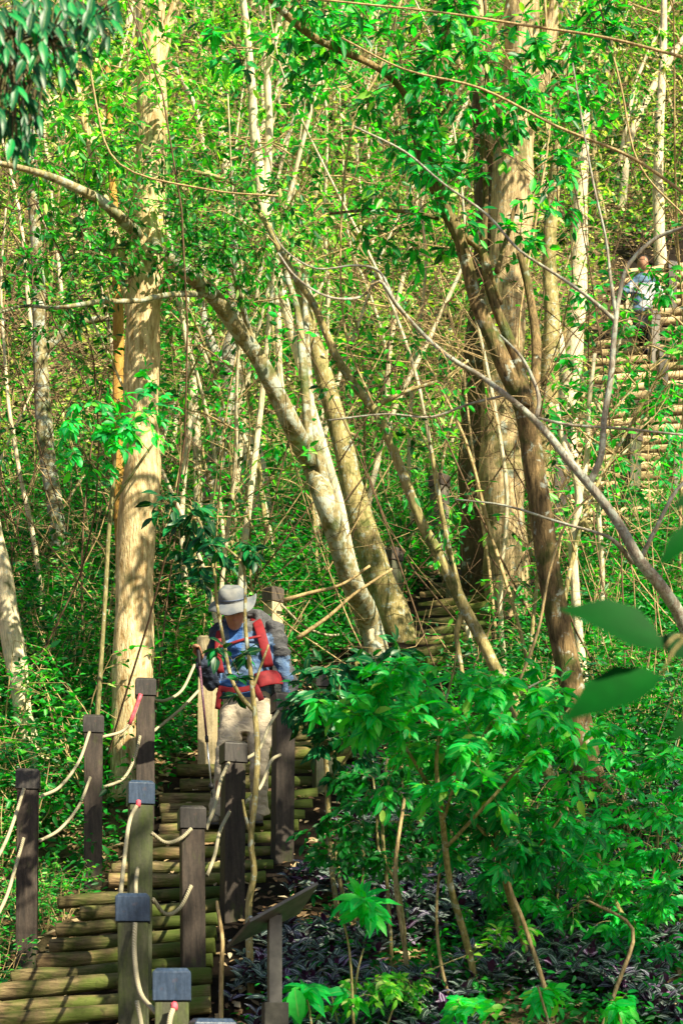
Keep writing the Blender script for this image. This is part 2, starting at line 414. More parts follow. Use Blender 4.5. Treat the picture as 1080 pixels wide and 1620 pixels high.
def curve_between(A, B, bend):
    A = Vector(A); B = Vector(B); L = (B-A).length
    o = rv(1.); o.normalize()
    return [A, A.lerp(B,.35)+o*bend*L+Vector((0,0,.06*L)), A.lerp(B,.7)+o*bend*L*.7+rv(.03)*L, B]
def crown_blobs(pool, blobs, leafn, leafsize, w=1., r0=.007, tw=3, c=(0,1), droop=.25, maxlen=1.2):
    """grow branches from the limb points in pool out to targets inside the blobs; leaves along their ends"""
    lb, mb = LB(), MB()
    pool = [tuple(p) for p in pool]
    arr = np.array(pool)
    for (px, py, rx, ry, D, dD, n) in blobs:
        c0 = P(px, py, D); sx, sz = rx/F*D, ry/F*D; T = []
        for i in range(n):
            while True:
                q = Vector((random.uniform(-1,1), random.uniform(-1,1), random.uniform(-1,1)))
                if q.length < 1: break
            T.append(c0+Vector((q.x*sx, q.y*dD, q.z*sz)))
        dist = [np.min(((arr-np.array(t))**2).sum(1)) for t in T]
        for j in np.argsort(dist):
            t = T[j]; d2 = ((arr-np.array(t))**2).sum(1); a = Vector(arr[int(np.argmin(d2))])
            L = (t-a).length
            r = r0*min(1.6, .5+L)
            cv = mb.tube(curve_between(a, t, .10), [r, r*.75, r*.55, r*.3], 4, 2, cap=False)
            arr = np.vstack([arr, np.array([tuple(v) for v in cv[2:]])])
            e0, e1 = cv[len(cv)//2], cv[-1]
            if leafn:
                twig_leaves(lb, e0, e1, leafn, leafsize, w, droop, *c)
            for s_ in range(tw):
                b = cv[random.randint(len(cv)//3, len(cv)-2)]
                dr = (e1-e0).normalized()*.6+rv(.6); dr.normalize()
                e = b+dr*random.uniform(.5,1.1)*min(L, maxlen)*.6+Vector((0,0,-.03))
                mb.tube([b, b.lerp(e,.5)+rv(.02), e], [r*.5, r*.4, r*.25], 3, 2, cap=False)
                if leafn: twig_leaves(lb, b, e, leafn, leafsize, w, droop, *c)
    return lb, mb

def limb_world(spec, D0=None):
    """spec rows (px,py,width_px[,D])"""
    pts, rad = [], []
    for row in spec:
        D = row[3] if len(row) > 3 else D0
        pts.append(P(row[0], row[1], D)); rad.append(row[2]/2/F*D)
    return pts, rad
def tree(name, label, cat, D, limbs, bark, blobs=(), leafn=4, leaf=.09, leafmat_='leaf_mid', kind='mid', tw=3, group=None,
         twigmat='twig', w=1., r0=.007, n=12, c=(0,1), droop=.25, flare=True, crownname='crown', trunkname='trunk', limbname='limb'):
    spec = limbs[0]; pts, rad = limb_world(spec, D)
    if flare:
        b = pts[0].copy(); g = gz(b.x, b.y)
        if b.z > g-.05:
            if b.z-g < .35: pts[0] = Vector((b.x, b.y, g-.15)); rad[0] *= 1.45; pts.insert(1, pts[0].lerp(pts[1], .22)+Vector((0,0,.1))); rad.insert(1, rad[1]*1.08)
            else:
                pts.insert(0, Vector((b.x, b.y, g-.15))); rad.insert(0, rad[0]*1.2)
    root = empty(name, (pts[0].x, pts[0].y, gz(pts[0].x, pts[0].y)), label, cat, group)
    mb = MB(); pool = mb.tube(pts, rad, n, 4, .22); pool = pool[len(pool)//4:]
    mb.build(trunkname, M[bark], root)
    pool = list(pool)
    for L in limbs[1:]:
        q, r = limb_world(L, D); m2 = MB(); pool += m2.tube(q, r, max(6, n-4), 4, .15)
        m2.build(limbname, M[bark], root)
    if blobs:
        lb, mb = crown_blobs(pool, blobs, leafn, leaf, w, r0, tw, c, droop)
        if leafn: build_leaves(crownname, lb, kind, M[leafmat_], root, mb, M[twigmat])
        else: mb.build(crownname, M[twigmat], root)
    return root
#PART2
# ================================================================== the ground
gx = np.concatenate([np.linspace(-70,-12,14,endpoint=False), np.linspace(-12,12,121), np.linspace(12,70,15)[1:]])
gy = np.concatenate([np.linspace(-40,4,12,endpoint=False), np.linspace(4,34,151), np.linspace(34,140,40)[1:]])
X, Y = np.meshgrid(gx, gy)
Z = gz(X, Y)
nx, ny = len(gx), len(gy)
ii = (np.arange(ny-1)[:,None]*nx+np.arange(nx-1)[None,:]).ravel()
g = finish('ground', np.stack([X, Y, Z], -1).reshape(-1,3), np.stack([ii, ii+1, ii+nx+1, ii+nx], 1), M['ground'], attrs={'v': (np.clip(1.15-np.abs(X-xs(np.clip(Y,6,30))),0,.35)/.35*((Y>7)&(Y<30))).ravel()})
tag(g, 'brown leaf covered forest floor climbing the hillside', kind='structure')

# ================================================================== log stairways
def log_mesh(A, B, r):
    A = Vector(A); B = Vector(B); mb = MB(); n = 7
    ph = random.uniform(0, 6); bend = random.uniform(-.012, .012)
    pts = [A.lerp(B, i/n)+Vector((0,0,bend*math.sin(math.pi*i/n)+random.uniform(-.006,.006))) for i in range(n+1)]
    rad = [r*(1+.07*math.sin(ph+i*1.7)+random.uniform(-.03,.03)) for i in range(n+1)]
    d = (B-A).normalized()
    pts = [pts[0]-d*.004]+pts+[pts[-1]+d*.004]; rad = [rad[0]*.86]+rad+[rad[-1]*.86]
    mb.tube(pts, rad, 12, 2, .12); return mb
def stairway(label, logs, mat, rr):
    p0 = logs[0]
    root = empty('log_stairway', (p0[0].x, p0[0].y, gz(p0[0].x, p0[0].y)), label, 'stairs')
    for A, B, r in logs:
        mid = (A+B)/2
        mb = log_mesh(A-mid, B-mid, r)
        o = finish('step_log', [tuple(v) for v in mb.v], mb.f, mat, None)
        BASE[o.name] = mid; o.parent = root; o.location = mid-Vector(BASE[root.name])
    return root
near = [(-70,1628,330,1600),(-60,1610,330,1580),(-30,1583,332,1553),(22,1556,334,1530),(62,1532,338,1507),(82,1506,340,1484),(92,1480,342,1462),
        (130,1454,345,1442),(95,1436,352,1420),(175,1402,418,1398),(180,1383,430,1378),(235,1360,440,1355),(240,1340,452,1334),(255,1322,470,1316),
        (258,1304,480,1298),(256,1289,492,1281),(255,1272,500,1265),(288,1251,545,1246),(283,1226,552,1230)]
logs = []
for (x0,y0,x1,y1) in near:
    d = gD(300, (y0+y1)/2+2)
    logs.append((P(x0,y0,d)+Vector((0,0,.035)), P(x1,y1,d+.03)+Vector((0,0,.035)), .050*random.uniform(.88,1.14)))
for i, y in enumerate(range(1212, 1040, -16)):
    d = gD(540+(1212-y)*.75, y+3); cx = 470+(1212-y)*1.05
    logs.append((P(cx-75,y+3,d), P(cx+75,y-6,d-.1), .052*random.uniform(.88,1.1)))
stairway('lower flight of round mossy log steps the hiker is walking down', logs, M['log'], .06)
logs = []
for i, y in enumerate(range(1030, 945, -15)):
    d = gD(700, y); cx = 700+i*5
    logs.append((P(cx-62,y+8,d), P(cx+70,y-12,d-.1), .058*random.uniform(.88,1.15)))
for i in range(9):
    y = 940-i*12; cx = 735+i*17; d = gD(cx, y)
    logs.append((P(cx-70,y+6,d), P(cx+80,y-6,d), .07*random.uniform(.9,1.1)))
stairway('middle flight of grey weathered log steps left of the thick furrowed trunk', logs, M['log'], .07)
logs = []
y = 846.
while y > 432:
    t = (846-y)/400; cx0 = 872+t*105; d = gD(990, y)
    logs.append((P(cx0+random.uniform(-12,12), y+3, d), P(1130, y-4-10*t, d-.1), .064*random.uniform(.86,1.14)))
    y -= 14.2
logs = [(a+Vector((0,0,.05)), b+Vector((0,0,.05)), r) for a, b, r in logs]
stairway('upper flight of log steps in a sunlit colour climbing at the right edge', logs, M['log_sunlit'], .085)

# concrete footings
for (px, py, w, h, lab) in [(25,1545,75,46,'low mossy concrete footing under the leftmost post'),(150,1412,70,22,'small mossy concrete footing under the second post of the left rail')]:
    D = 10.85 if px < 100 else 12.35
    mb = MB(); c = P(px, py, D); mb.box((0,0,0), (w/F*D, .42, h/F*D+.12), .1, .02)
    o = mb.build('footing', M['concrete'], None, False, origin=c-Vector((0,0,.05)))
    tag(o, lab, 'footing')

# ================================================================== posts
TOPS = {}
def post(px, ytop, D, ybase=None, w=.148, rot=.17, mat='post_dark', cap='cap_dark', label='', caph=.135, lean=0., group='timber posts of the rope rail'):
    top = P(px, ytop, D)
    zb = gz(top.x, D)-.12 if ybase is None else min(P(px, ybase, D).z, gz(top.x, D)+.02)-.08
    h = top.z-zb
    root = empty('rail_post', (top.x, D, zb), label, 'post', group); lean = lean or random.uniform(-.012,.012); root.rotation_euler = (random.uniform(-.008,.008), lean, 0)
    mb = MB(); mb.box((0,0,(h-caph)/2), (w*.93, w*.93, h-caph), rot, .006)
    o = finish('shaft', [tuple(v) for v in mb.v], mb.f, M[mat], None, False); o.parent = root
    bm = bmesh.new(); 
    bmesh.ops.create_cube(bm, size=1)
    for v in bm.verts:
        v.co = Vector((v.co.x*w*1.06, v.co.y*w*1.06, v.co.z*caph))
    tf = [e for e in bm.edges if all(v.co.z > 0 for v in e.verts)]
    bmesh.ops.bevel(bm, geom=tf, offset=.017, segments=1, affect='EDGES')
    bmesh.ops.bevel(bm, geom=[e for e in bm.edges], offset=.003, segments=1, affect='EDGES')
    me = bpy.data.meshes.new('cap'); bm.to_mesh(me); bm.free(); me.materials.append(M[cap])
    c = bpy.data.objects.new('cap', me); COL.objects.link(c); c.parent = root; c.location = (0,0,h-caph/2+.002); c.rotation_euler = (0,0,rot)
    return root
LP, RP = 'left', 'right'
post(330,1612,6.3, cap='cap_sky_tint', rot=.25, label='nearest post, only its blue-grey top showing at the bottom edge')
post(275,1533,7.0, cap='cap_sky_tint', rot=.08, mat='post_green', label='blue-capped post at the bottom, pink-tied rope under its cap')
post(214,1415,8.0, cap='cap_sky_tint', rot=.1, mat='post_green', w=.152, label='tall green-stained post with blue-grey cap in front of the log steps')
post(220,1237,9.6, cap='cap_sky_tint', rot=.22, mat='post_green', w=.140, label='green algae-covered post behind the near blue-capped one, pink tie at its top')
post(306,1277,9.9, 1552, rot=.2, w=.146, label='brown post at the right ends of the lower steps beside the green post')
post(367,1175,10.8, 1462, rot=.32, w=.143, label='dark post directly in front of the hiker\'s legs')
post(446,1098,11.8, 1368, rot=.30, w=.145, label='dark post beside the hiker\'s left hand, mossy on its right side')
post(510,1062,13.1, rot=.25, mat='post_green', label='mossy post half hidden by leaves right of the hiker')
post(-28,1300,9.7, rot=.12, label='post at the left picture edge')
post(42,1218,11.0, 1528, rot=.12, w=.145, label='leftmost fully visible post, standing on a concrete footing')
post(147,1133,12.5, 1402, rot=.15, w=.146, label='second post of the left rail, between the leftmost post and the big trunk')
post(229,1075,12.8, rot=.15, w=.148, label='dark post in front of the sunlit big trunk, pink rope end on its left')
post(328,1008,13.5, 1216, rot=-.2, mat='post_lit', cap='post_lit', w=.14, label='bright wood post with painted-in sunlight behind the trekking pole')
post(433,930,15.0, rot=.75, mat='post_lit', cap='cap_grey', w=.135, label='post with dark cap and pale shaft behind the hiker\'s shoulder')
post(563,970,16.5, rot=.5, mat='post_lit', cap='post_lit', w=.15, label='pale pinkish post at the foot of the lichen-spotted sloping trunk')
post(622,868,17.0, rot=.7, mat='post_green', cap='cap_grey', w=.15, label='green-grey post with pink tape behind the two sloping trunks')
post(696,752,19.0, rot=.8, mat='post_grey', cap='cap_grey', w=.17, label='grey post above the middle log steps')
post(716,900,17.6, rot=.6, mat='post_grey', cap='cap_grey', w=.12, label='low grey post at the right end of the middle log steps')
post(886,668,20.4, rot=.1, mat='post_dark', cap='cap_grey', w=.22, label='broad dark post at the lower left of the upper flight')
post(996,682,20.9, rot=.6, mat='post_green', cap='cap_grey', w=.2, label='mossy post standing in the middle of the upper log flight')
post(1070,722,20.6, rot=.3, mat='post_grey', cap='cap_grey', w=.17, label='grey post at the right edge beside the upper flight')
post(1046,552,23.6, rot=.2, mat='post_grey', cap='cap_grey', w=.14, label='post carrying the diamond board on the upper flight')
post(1034,494,25.2, rot=.2, mat='post_grey', cap='cap_grey', w=.14, label='pale post just behind the distant walker\'s legs')
post(1061,415,27.0, rot=.3, mat='post_dark', cap='cap_dark', w=.15, label='dark-topped post with pink tape above the distant walker')
post(992,470,26.6, rot=.2, mat='post_lit', cap='post_lit', w=.1, label='thin pale post left of the distant walker')

def rope(pts, label, pink=None, r=.0115):
    q = [P(*p) for p in pts]
    mb = MB(); mb.tube(q, [r]*len(q), 8, 6)
    o = mb.build('rope', M['rope'], None, origin=q[0]); tag(o, label, 'rope', 'ropes of the stair rail')
    if pink:
        m2 = MB(); a, b = P(*pink[0]), P(*pink[1]); m2.tube([a, a.lerp(b,.5)+Vector((.003,0,.002)), b], [r*1.35, r*1.2, r*1.3], 8, 2)
        p = finish('tape', [tuple(Vector(v)-q[0]) for v in m2.v], m2.f, M['pink'], None); p.parent = o
F1 = -.085
rope([(38,1248,10.93),(25,1290,10.8),(8,1335,10.5),(-25,1395,9.75)], 'upper rope running off the left edge from the leftmost visible post')
rope([(38,1326,10.93),(24,1375,10.8),(8,1425,10.4),(-25,1485,9.75)], 'lower rope running off the left edge from the leftmost visible post')
rope([(142,1158,12.42),(125,1205,12.2),(95,1245,11.7),(62,1261,11.05)], 'upper rope between the first and second left-rail posts')
rope([(143,1230,12.42),(125,1275,12.2),(95,1312,11.7),(62,1331,11.05)], 'lower rope between the first and second left-rail posts')
rope([(223,1098,12.72),(213,1130,12.7),(195,1156,12.65),(162,1166,12.5)], 'upper rope with a pink end in front of the big sunlit trunk', [(223,1098,12.69),(205,1146,12.68)])
rope([(222,1164,12.72),(213,1200,12.7),(195,1232,12.65),(163,1246,12.5)], 'lower rope in front of the foot of the big sunlit trunk')
rope([(242,1107,12.75),(262,1108,12.9),(288,1092,13.2),(308,1052,13.4)], 'upper rope from the dark post to the sunlit post')
rope([(243,1157,12.75),(262,1142,12.9),(288,1120,13.2),(314,1093,13.4)], 'lower rope from the dark post to the sunlit post')
rope([(440,1125,11.7),(425,1150,11.5),(410,1185,11.2),(384,1204,10.88)], 'upper rope across the hiker\'s thigh between the two dark posts')
rope([(443,1194,11.7),(428,1205,11.5),(412,1245,11.2),(385,1272,10.88)], 'lower rope across the hiker\'s knee between the two dark posts')
rope([(362,1207,10.7),(349,1235,10.5),(340,1275,10.2),(326,1312,9.98)], 'upper rope sloping down from the dark post before the hiker\'s legs')
rope([(363,1285,10.7),(348,1315,10.5),(340,1352,10.2),(328,1385,9.98)], 'lower rope sloping down from the dark post before the hiker\'s legs')
rope([(303,1311,9.8),(285,1327,9.75),(262,1333,9.65),(240,1318,9.55)], 'upper rope sagging between the brown post and the green post')
rope([(303,1401,9.8),(285,1436,9.75),(262,1446,9.65),(242,1422,9.55)], 'lower rope sagging between the brown post and the green post')
rope([(219,1271,9.5),(205,1300,9.3),(197,1360,8.8),(190,1425,8.1)], 'rope with a pink knot hanging from the green post to the near post', [(219,1268,9.49),(218,1276,9.47)])
rope([(218,1374,9.5),(215,1400,9.2),(216,1430,8.8),(219,1455,8.15)], 'lower rope between the green post and the near post, behind the blue cap')
rope([(214,1461,7.9),(213,1510,7.8),(222,1570,7.5),(248,1603,7.05)], 'upper rope hanging down the front of the near green-stained post')
rope([(217,1585,7.9),(222,1610,7.8),(230,1650,7.4),(252,1690,7.05)], 'lower rope at the bottom of the near green-stained post')
rope([(275,1592,6.9),(268,1620,6.8),(270,1670,6.6),(300,1700,6.35)], 'rope with a pink knot under the bottom blue cap', [(275,1589,6.9),(275,1597,6.88)])
rope([(445,957,14.9),(480,990,15.3),(520,1005,15.9),(556,1000,16.4)], 'slack rope behind the hiker running to the pinkish post')
rope([(572,1000,16.4),(590,985,16.6),(605,930,16.8),(614,893,16.9)], 'rope with pink tape rising to the green-grey post', [(614,893,16.9),(604,888,16.85)])

# diamond board on the upper flight
r = empty('trail_board', P(1045,600,23.3), 'brown square board turned on its corner, fixed to a post of the upper flight', 'sign')
c = P(1045,625,23.45); mb = MB(); mt = Matrix.Rotation(math.radians(45), 3, 'Y')
mb.box(c, (.29,.03,.29), Matrix.Rotation(.35,3,'Z') @ mt, .004); mb.build('board', M['tin'], r, False)
mb = MB()
for sx in (-1, 1):
    a = c+Vector((0,-.03,.225)); b = c+Vector((sx*.215,-.03,0)); mb.tube([a, b], [.013,.013], 4, 1)
    a = c+Vector((0,-.03,-.225)); mb.tube([a, b], [.010,.010], 4, 1)
mb.build('edge_trim', M['log_sunlit'], r, False)

# ================================================================== information stand
D = 8.0
r = empty('information_stand', (P(425,1600,D).x, D, gz(P(425,1600,D).x, D)), 'tilted metal information panel on a square post among the striped plants', 'sign')
a = P(425,1586,D); zb = r.location.z-.05
mb = MB(); mb.box((a.x+.03, D, (a.z+zb)/2), (.115,.115,a.z-zb), .18, .005); mb.build('base', M['signbox'], r, False)
A1 = P(361,1499,D+.0); 
# panel seen from below: near-left corner, left upper corner, far right corners
c1 = P(360,1500,D+.14); c2 = P(396,1459,D-.17); c3 = P(504,1399,D-.13); c4 = P(474,1446,D+.18)
nn = (c2-c1).cross(c4-c1).normalized()
if nn.z < 0: nn = -nn
mb = MB(); b = len(mb.v); th = .014
for q in (c1,c2,c3,c4): mb.v.append(q)
for q in (c1,c2,c3,c4): mb.v.append(q+nn*th)
for f in [(3,2,1,0),(4,5,6,7),(0,1,5,4),(1,2,6,5),(2,3,7,6),(3,0,4,7)]: mb.f.append(f); mb.m.append(0)
pn = mb.build('panel', M['signmetal'], r, False)
ctr = (c1+c2+c3+c4)/4
mb = MB(); q4 = [ctr+(q-ctr)*.94+nn*(th+.003) for q in (c1,c2,c3,c4)]; mb.v = q4; mb.f = [(0,1,2,3)]; mb.m = [0]
mb.build('printed_face', M['signface'], pn, False)
for q in (c1,c2,c3,c4):
    mb = MB(); p = ctr+(q-ctr)*.9+nn*(th+.002); mb.tube([p, p+nn*.012], [.012,.010], 10, 1); mb.build('bolt', M['alu'], pn, True)
tp = ctr-nn*.004; mb = MB(); hh = tp.z-a.z
mb.box((a.x+.028, D, a.z+hh/2-.001), (.062,.07,hh+.03), .18, .003); mb.build('pole', M['signmetal'], r, False)

# ================================================================== people
def remesh(o, voxel, smooth=6, disp=0., dscale=12., seed=0., factor=.5):
    m = o.modifiers.new('r', 'REMESH'); m.mode = 'VOXEL'; m.voxel_size = voxel; m.use_smooth_shade = True
    s = o.modifiers.new('s', 'SMOOTH'); s.iterations = smooth; s.factor = factor
    dg = bpy.context.evaluated_depsgraph_get(); ev = o.evaluated_get(dg)
    me = bpy.data.meshes.new_from_object(ev); mats = list(o.data.materials)
    o.modifiers.clear(); o.data = me
    if not me.materials:
        for x in mats: me.materials.append(x)
    if disp:
        nrm = [v.normal.copy() for v in me.vertices]
        for v, n_ in zip(me.vertices, nrm):
            q = v.co*dscale+Vector((seed,0,0)); q2 = Vector((q.x, q.y, q.z*2.2))
            v.co += n_*(disp*(noise.noise(q2)+.5*noise.noise(q2*2.3)))
    for p in me.polygons: p.use_smooth = True
    return o
def ell(px, py, D, rx, ry, tilt=0.): return (P(px,py,D), Vector((rx*math.cos(tilt),0,rx*math.sin(tilt))), Vector((0,ry,0)))

HD = 12.42
per = empty('person', (P(378,1300,HD).x, HD, gz(P(378,1300,HD).x, HD)), 'hiker in wide hat, blue-grey jacket and khaki trousers walking down the log stairs', 'person')
# body: head, neck, torso, arms, hands, legs in one surface
mb = MB()
hc = P(371,966,HD-.10)
tilt = Matrix.Rotation(math.radians(28), 3, 'X')        # looking down
def hl(v): return hc+tilt @ Vector(v)
rings = []
for z, rx, ry, oy in [(-.125,.022,.03,-.055),(-.112,.042,.05,-.045),(-.08,.058,.074,-.02),(-.04,.067,.088,-.004),(0,.073,.095,0),(.04,.075,.097,.004),(.08,.066,.085,.008),(.11,.042,.055,.01),(.122,.012,.02,.01)]:
    rings.append((hl((0,oy,z)), tilt@Vector((rx,0,0)), tilt@Vector((0,ry,0))))
mb.rings(rings, 20)
mb.rings([(hl((0,-.088,.02)), tilt@Vector((.010,0,0)), tilt@Vector((0,.012,0))),(hl((0,-.102,-.015)), tilt@Vector((.013,0,0)), tilt@Vector((0,.016,0))),(hl((0,-.104,-.035)), tilt@Vector((.018,0,0)), tilt@Vector((0,.016,0))),(hl((0,-.088,-.045)), tilt@Vector((.016,0,0)), tilt@Vector((0,.012,0)))], 10)
mb.tube([hl((-.024,-.082,-.068)), hl((0,-.092,-.066)), hl((.024,-.082,-.068))], [.006,.009,.006], 8, 3)
mb.tube([hl((-.022,-.078,-.082)), hl((0,-.088,-.081)), hl((.022,-.078,-.082))], [.006,.009,.006], 8, 3)
for s_ in (-1,1): mb.ball(hl((s_*.077,.005,-.01)), (.012,.02,.032), 8)
mb.tube([P(381,998,HD+.02), P(376,980,HD-.04), hl((0,.01,-.08))], [.062,.055,.055], 14, 3)
mb.rings([ell(392,1125,HD+.02,.15,.09), ell(391,1090,HD+.03,.14,.08), ell(388,1050,HD+.04,.15,.08), ell(386,1015,HD+.05,.165,.08), ell(386,996,HD+.05,.15,.07), ell(384,986,HD+.03,.08,.06)], 20)
SR, ER, WR = P(352,1006,HD), P(334,1074,HD-.03), P(320,1046,HD-.25)
SL, EL_, WL = P(434,1004,HD), P(452,1062,HD+.02), P(459,1112,HD-.10)
mb.tube([SR, ER, WR], [.045,.032,.028], 12, 3); mb.tube([SL, EL_, WL], [.045,.032,.028], 12, 3)
HR, KR, AR = P(372,1122,HD), P(357,1212,HD-.12), P(342,1285,HD-.06)
HL_, KL, AL = P(410,1122,HD+.02), P(409,1208,HD-.10), P(410,1282,HD+.04)
for a_, b_, c_ in ((HR,KR,AR),(HL_,KL,AL)): mb.tube([a_, b_, c_], [.085,.055,.04], 14, 3)
# hands: palm, four fingers and a thumb each
def hand(W, dirv, side, palmn, curl, s=1.):
    d = dirv.normalized(); a = side.normalized(); n_ = palmn.normalized()
    mb.rings([(W, a*.027, n_*.018), (W+d*.035, a*.038, n_*.018), (W+d*.075, a*.042, n_*.014), (W+d*.088, a*.038, n_*.010)], 12)
    for i, (o_, L) in enumerate([(-.031,.062),(-.011,.072),(.010,.068),(.030,.052)]):
        q = W+d*.08+a*o_; pts = [q-d*.02]; ang = .15
        for sg in (.42,.32,.26):
            q = q+(d*math.cos(ang)+n_*math.sin(ang))*L*sg; pts.append(q); ang += curl
        pts = [pts[0]]+pts[1:]
        mb.tube(pts, [.0095,.0095,.0088,.0075], 8, 2)
    q = W+d*.025-a*.03
    mb.tube([q, q-a*.022+d*.022+n_*.012, q-a*.016+d*.045+n_*.03, q+d*.055+n_*.04], [.013,.0115,.010,.008], 8, 2)
polez = Vector((0,0,1))
GR = P(314,1034,HD-.30)
hand(P(320,1042,HD-.26), Vector((-.25,-.35,.55)), Vector((.45,-.6,-.1)), Vector((-.2,-.75,-.5)), 1.15)
hand(P(460,1108,HD-.09), Vector((0,-.1,-1)), Vector((.2,-1,0)), Vector((-1,-.1,0)), .45)
# feet
FR, FL = P(338,1300,HD-.10), P(407,1298,HD)
for f_, a_ in ((FR,AR),(FL,AL)): mb.tube([a_, a_.lerp(f_,.7)+Vector((0,.02,0)), f_+Vector((0,-.10,-.0))], [.04,.042,.03], 10, 3)
body = mb.build('body', M['skin'], per); remesh(body, .0085, 3)
# eyes
for s_ in (-1,1):
    mb = MB(); mb.ball(hl((s_*.029,-.083,.012)), (.011,.008,.006), 8); mb.build('eye', M['eye'], body)
# hair: fringe round the nape and temples
mb = MB(); R = []
for z, rx, ry in [(-.05,.070,.085),(-.01,.083,.10),(.04,.084,.104),(.08,.074,.092),(.115,.04,.05)]:
    R.append((hl((0,.022,z)), tilt@Vector((rx,0,0)), tilt@Vector((0,ry*.86,0))))
mb.rings(R, 20); mb.build('hair', M['hair'], per)
# trousers
mb = MB()
mb.rings([ell(391,1162,HD-.01,.10,.11), ell(391,1140,HD+.0,.172,.12), ell(391,1122,HD+.01,.18,.13), ell(390,1100,HD+.02,.172,.125), ell(389,1092,HD+.02,.165,.12)], 24)
mb.tube([P(370,1125,HD), P(363,1165,HD-.06), KR+Vector((-.008,0,0)), P(350,1250,HD-.07), P(343,1292,HD-.05)], [.100,.092,.072,.066,.074], 18, 4)
mb.tube([P(411,1125,HD+.02), P(411,1165,HD-.05), KL+Vector((0,0,0)), P(409,1250,HD-.03), P(411,1288,HD+.03)], [.100,.092,.072,.066,.074], 18, 4)
tr = mb.build('trousers', M['trouser'], per); remesh(tr, .011, 3, .014, 6., 3.)
# jacket
mb = MB()
mb.rings([ell(386,1108,HD+.02,.205,.150), ell(388,1092,HD+.02,.192,.142), ell(389,1072,HD+.01,.182,.140), ell(389,1045,HD+.0,.19,.148), ell(388,1020,HD+.02,.20,.145), ell(388,1002,HD+.03,.195,.125), ell(386,990,HD+.03,.135,.10), ell(384,983,HD+.03,.09,.075)], 28)
mb.tube([P(360,1001,HD+.02), SR, P(340,1040,HD-.0), ER+Vector((0,0,-.01)), P(326,1068,HD-.13), WR], [.078,.085,.078,.074,.060,.044], 16, 4)
mb.tube([P(425,998,HD+.02), SL, P(444,1035,HD+.02), EL_, P(457,1088,HD-.04), P(460,1103,HD-.07)], [.072,.078,.070,.062,.054,.046], 16, 4)
mb.tube([P(400,990,HD-.03), P(408,983,HD+.02), P(400,975,HD+.10), P(378,974,HD+.12), P(362,982,HD+.06), P(362,990,HD-.02)], [.035,.045,.055,.055,.045,.035], 12, 3)
jk = mb.build('jacket', [M['denim2'], M['jacket'], M['denim'], M['navy']], per); remesh(jk, .011, 3, .034, 6., 9.)
me = jk.data; off = BASE[per.name]
if len(me.materials) < 4:
    me.materials.clear(); [me.materials.append(x) for x in (M['denim2'], M['jacket'], M['denim'], M['navy'])]
for p in me.polygons:
    c = p.center+off; px = 540+c.x/c.y*F; py = YH-(c.z-EYE)/c.y*F; nz_ = noise.noise_vector(c*9); px += nz_.x*5; py += nz_.y*7
    arm = (px < 346+(py-1000)*.03) or (px > 428+(py-1000)*.16)
    k = 0
    if arm: k = 1
    if py < 1000 and px > 390: k = 1
    if 360 < px < 384 and py < 1050: k = 2
    if py > 1076 and px < 395: k = 2
    if arm and px > 400 and py > 1045 and px < 458: k = 0
    if arm and px < 390: k = 3
    if arm and px > 400 and py > 1035 and px-458+(py-1060)*.1 < 8*math.sin(py*.13): k = 0
    p.material_index = k
# hat: dented crown and a wide drooping brim
mb = MB(); ht = Matrix.Rotation(math.radians(27), 3, 'X') @ Matrix.Rotation(math.radians(-4), 3, 'Y'); h0 = P(367,950,HD-.15)
R = []
for z, r_ in [(-.02,.103),(.02,.102),(.045,.099),(.07,.092),(.088,.075),(.090,.045),(.088,.01)]:
    R.append((h0+ht@Vector((0,.02,z)), ht@Vector((r_,0,0)), ht@Vector((0,r_*1.12,0))))
mb.rings(R, 28)
hat = mb.build('hat', M['hat'], per)
me = hat.data
for v in me.vertices:
    v.co += noise.noise_vector(v.co*13)*.022
mb = MB(); nseg = 44; 
for th in (0,1):
    for j in range(6):
        for i in range(nseg):
            t = 2*math.pi*i/nseg; rr = .098+(.180-.098)*j/5
            fr = j/5
            lift = -.058*fr**1.3*(1-.2*math.cos(2*t))+.012*math.sin(5*t+1)*fr+.010*math.sin(3*t+.6)*fr
            if math.cos(t-.15) > .5: lift += .05*fr**2*(math.cos(t-.15)-.5)*2       # right side rolls up
            mb.v.append(h0+ht@Vector((math.cos(t)*rr, .02+math.sin(t)*rr*1.02, lift+.005-.006*th)))
for th in (0,1):
    for j in range(5):
        for i in range(nseg):
            a = th*6*nseg+j*nseg+i; b = th*6*nseg+j*nseg+(i+1)%nseg
            mb.f.append((a,b,b+nseg,a+nseg) if th == 0 else (a+nseg,b+nseg,b,a)); mb.m.append(0)
for i in range(nseg):
    i2 = (i+1)%nseg; mb.f.append((5*nseg+i, 5*nseg+i2, 11*nseg+i2, 11*nseg+i)); mb.m.append(0)
mb.build('brim', M['hat'], hat)
mb = MB(); pts = [h0+ht@Vector((math.cos(t)*.1045, .02+math.sin(t)*.117, .014)) for t in [2*math.pi*i/24 for i in range(25)]]
mb.tube(pts, [.011]*25, 6, 1, flat=.3); mb.build('hat_band', M['hatband'], hat)
# shoes
for f_ in (FR, FL):
    mb = MB(); o_ = Vector((0,0,0))
    R = []
    for y_, rx, rz, dz in [(.10,.030,.035,.035),(.07,.042,.055,.05),(.02,.044,.055,.05),(-.05,.047,.042,.035),(-.11,.046,.033,.027),(-.15,.036,.024,.020),(-.165,.015,.012,.015)]:
        R.append((f_+Vector((0,y_,dz-.03)), Vector((rx,0,0)), Vector((0,0,rz))))
    mb.rings(R, 16); sh = mb.build('shoe', M['shoe'], per)
    mb = MB(); mb.box(f_+Vector((0,-.03,-.035)), (.10,.27,.022), 0, .008); mb.build('sole', M['black'], sh)

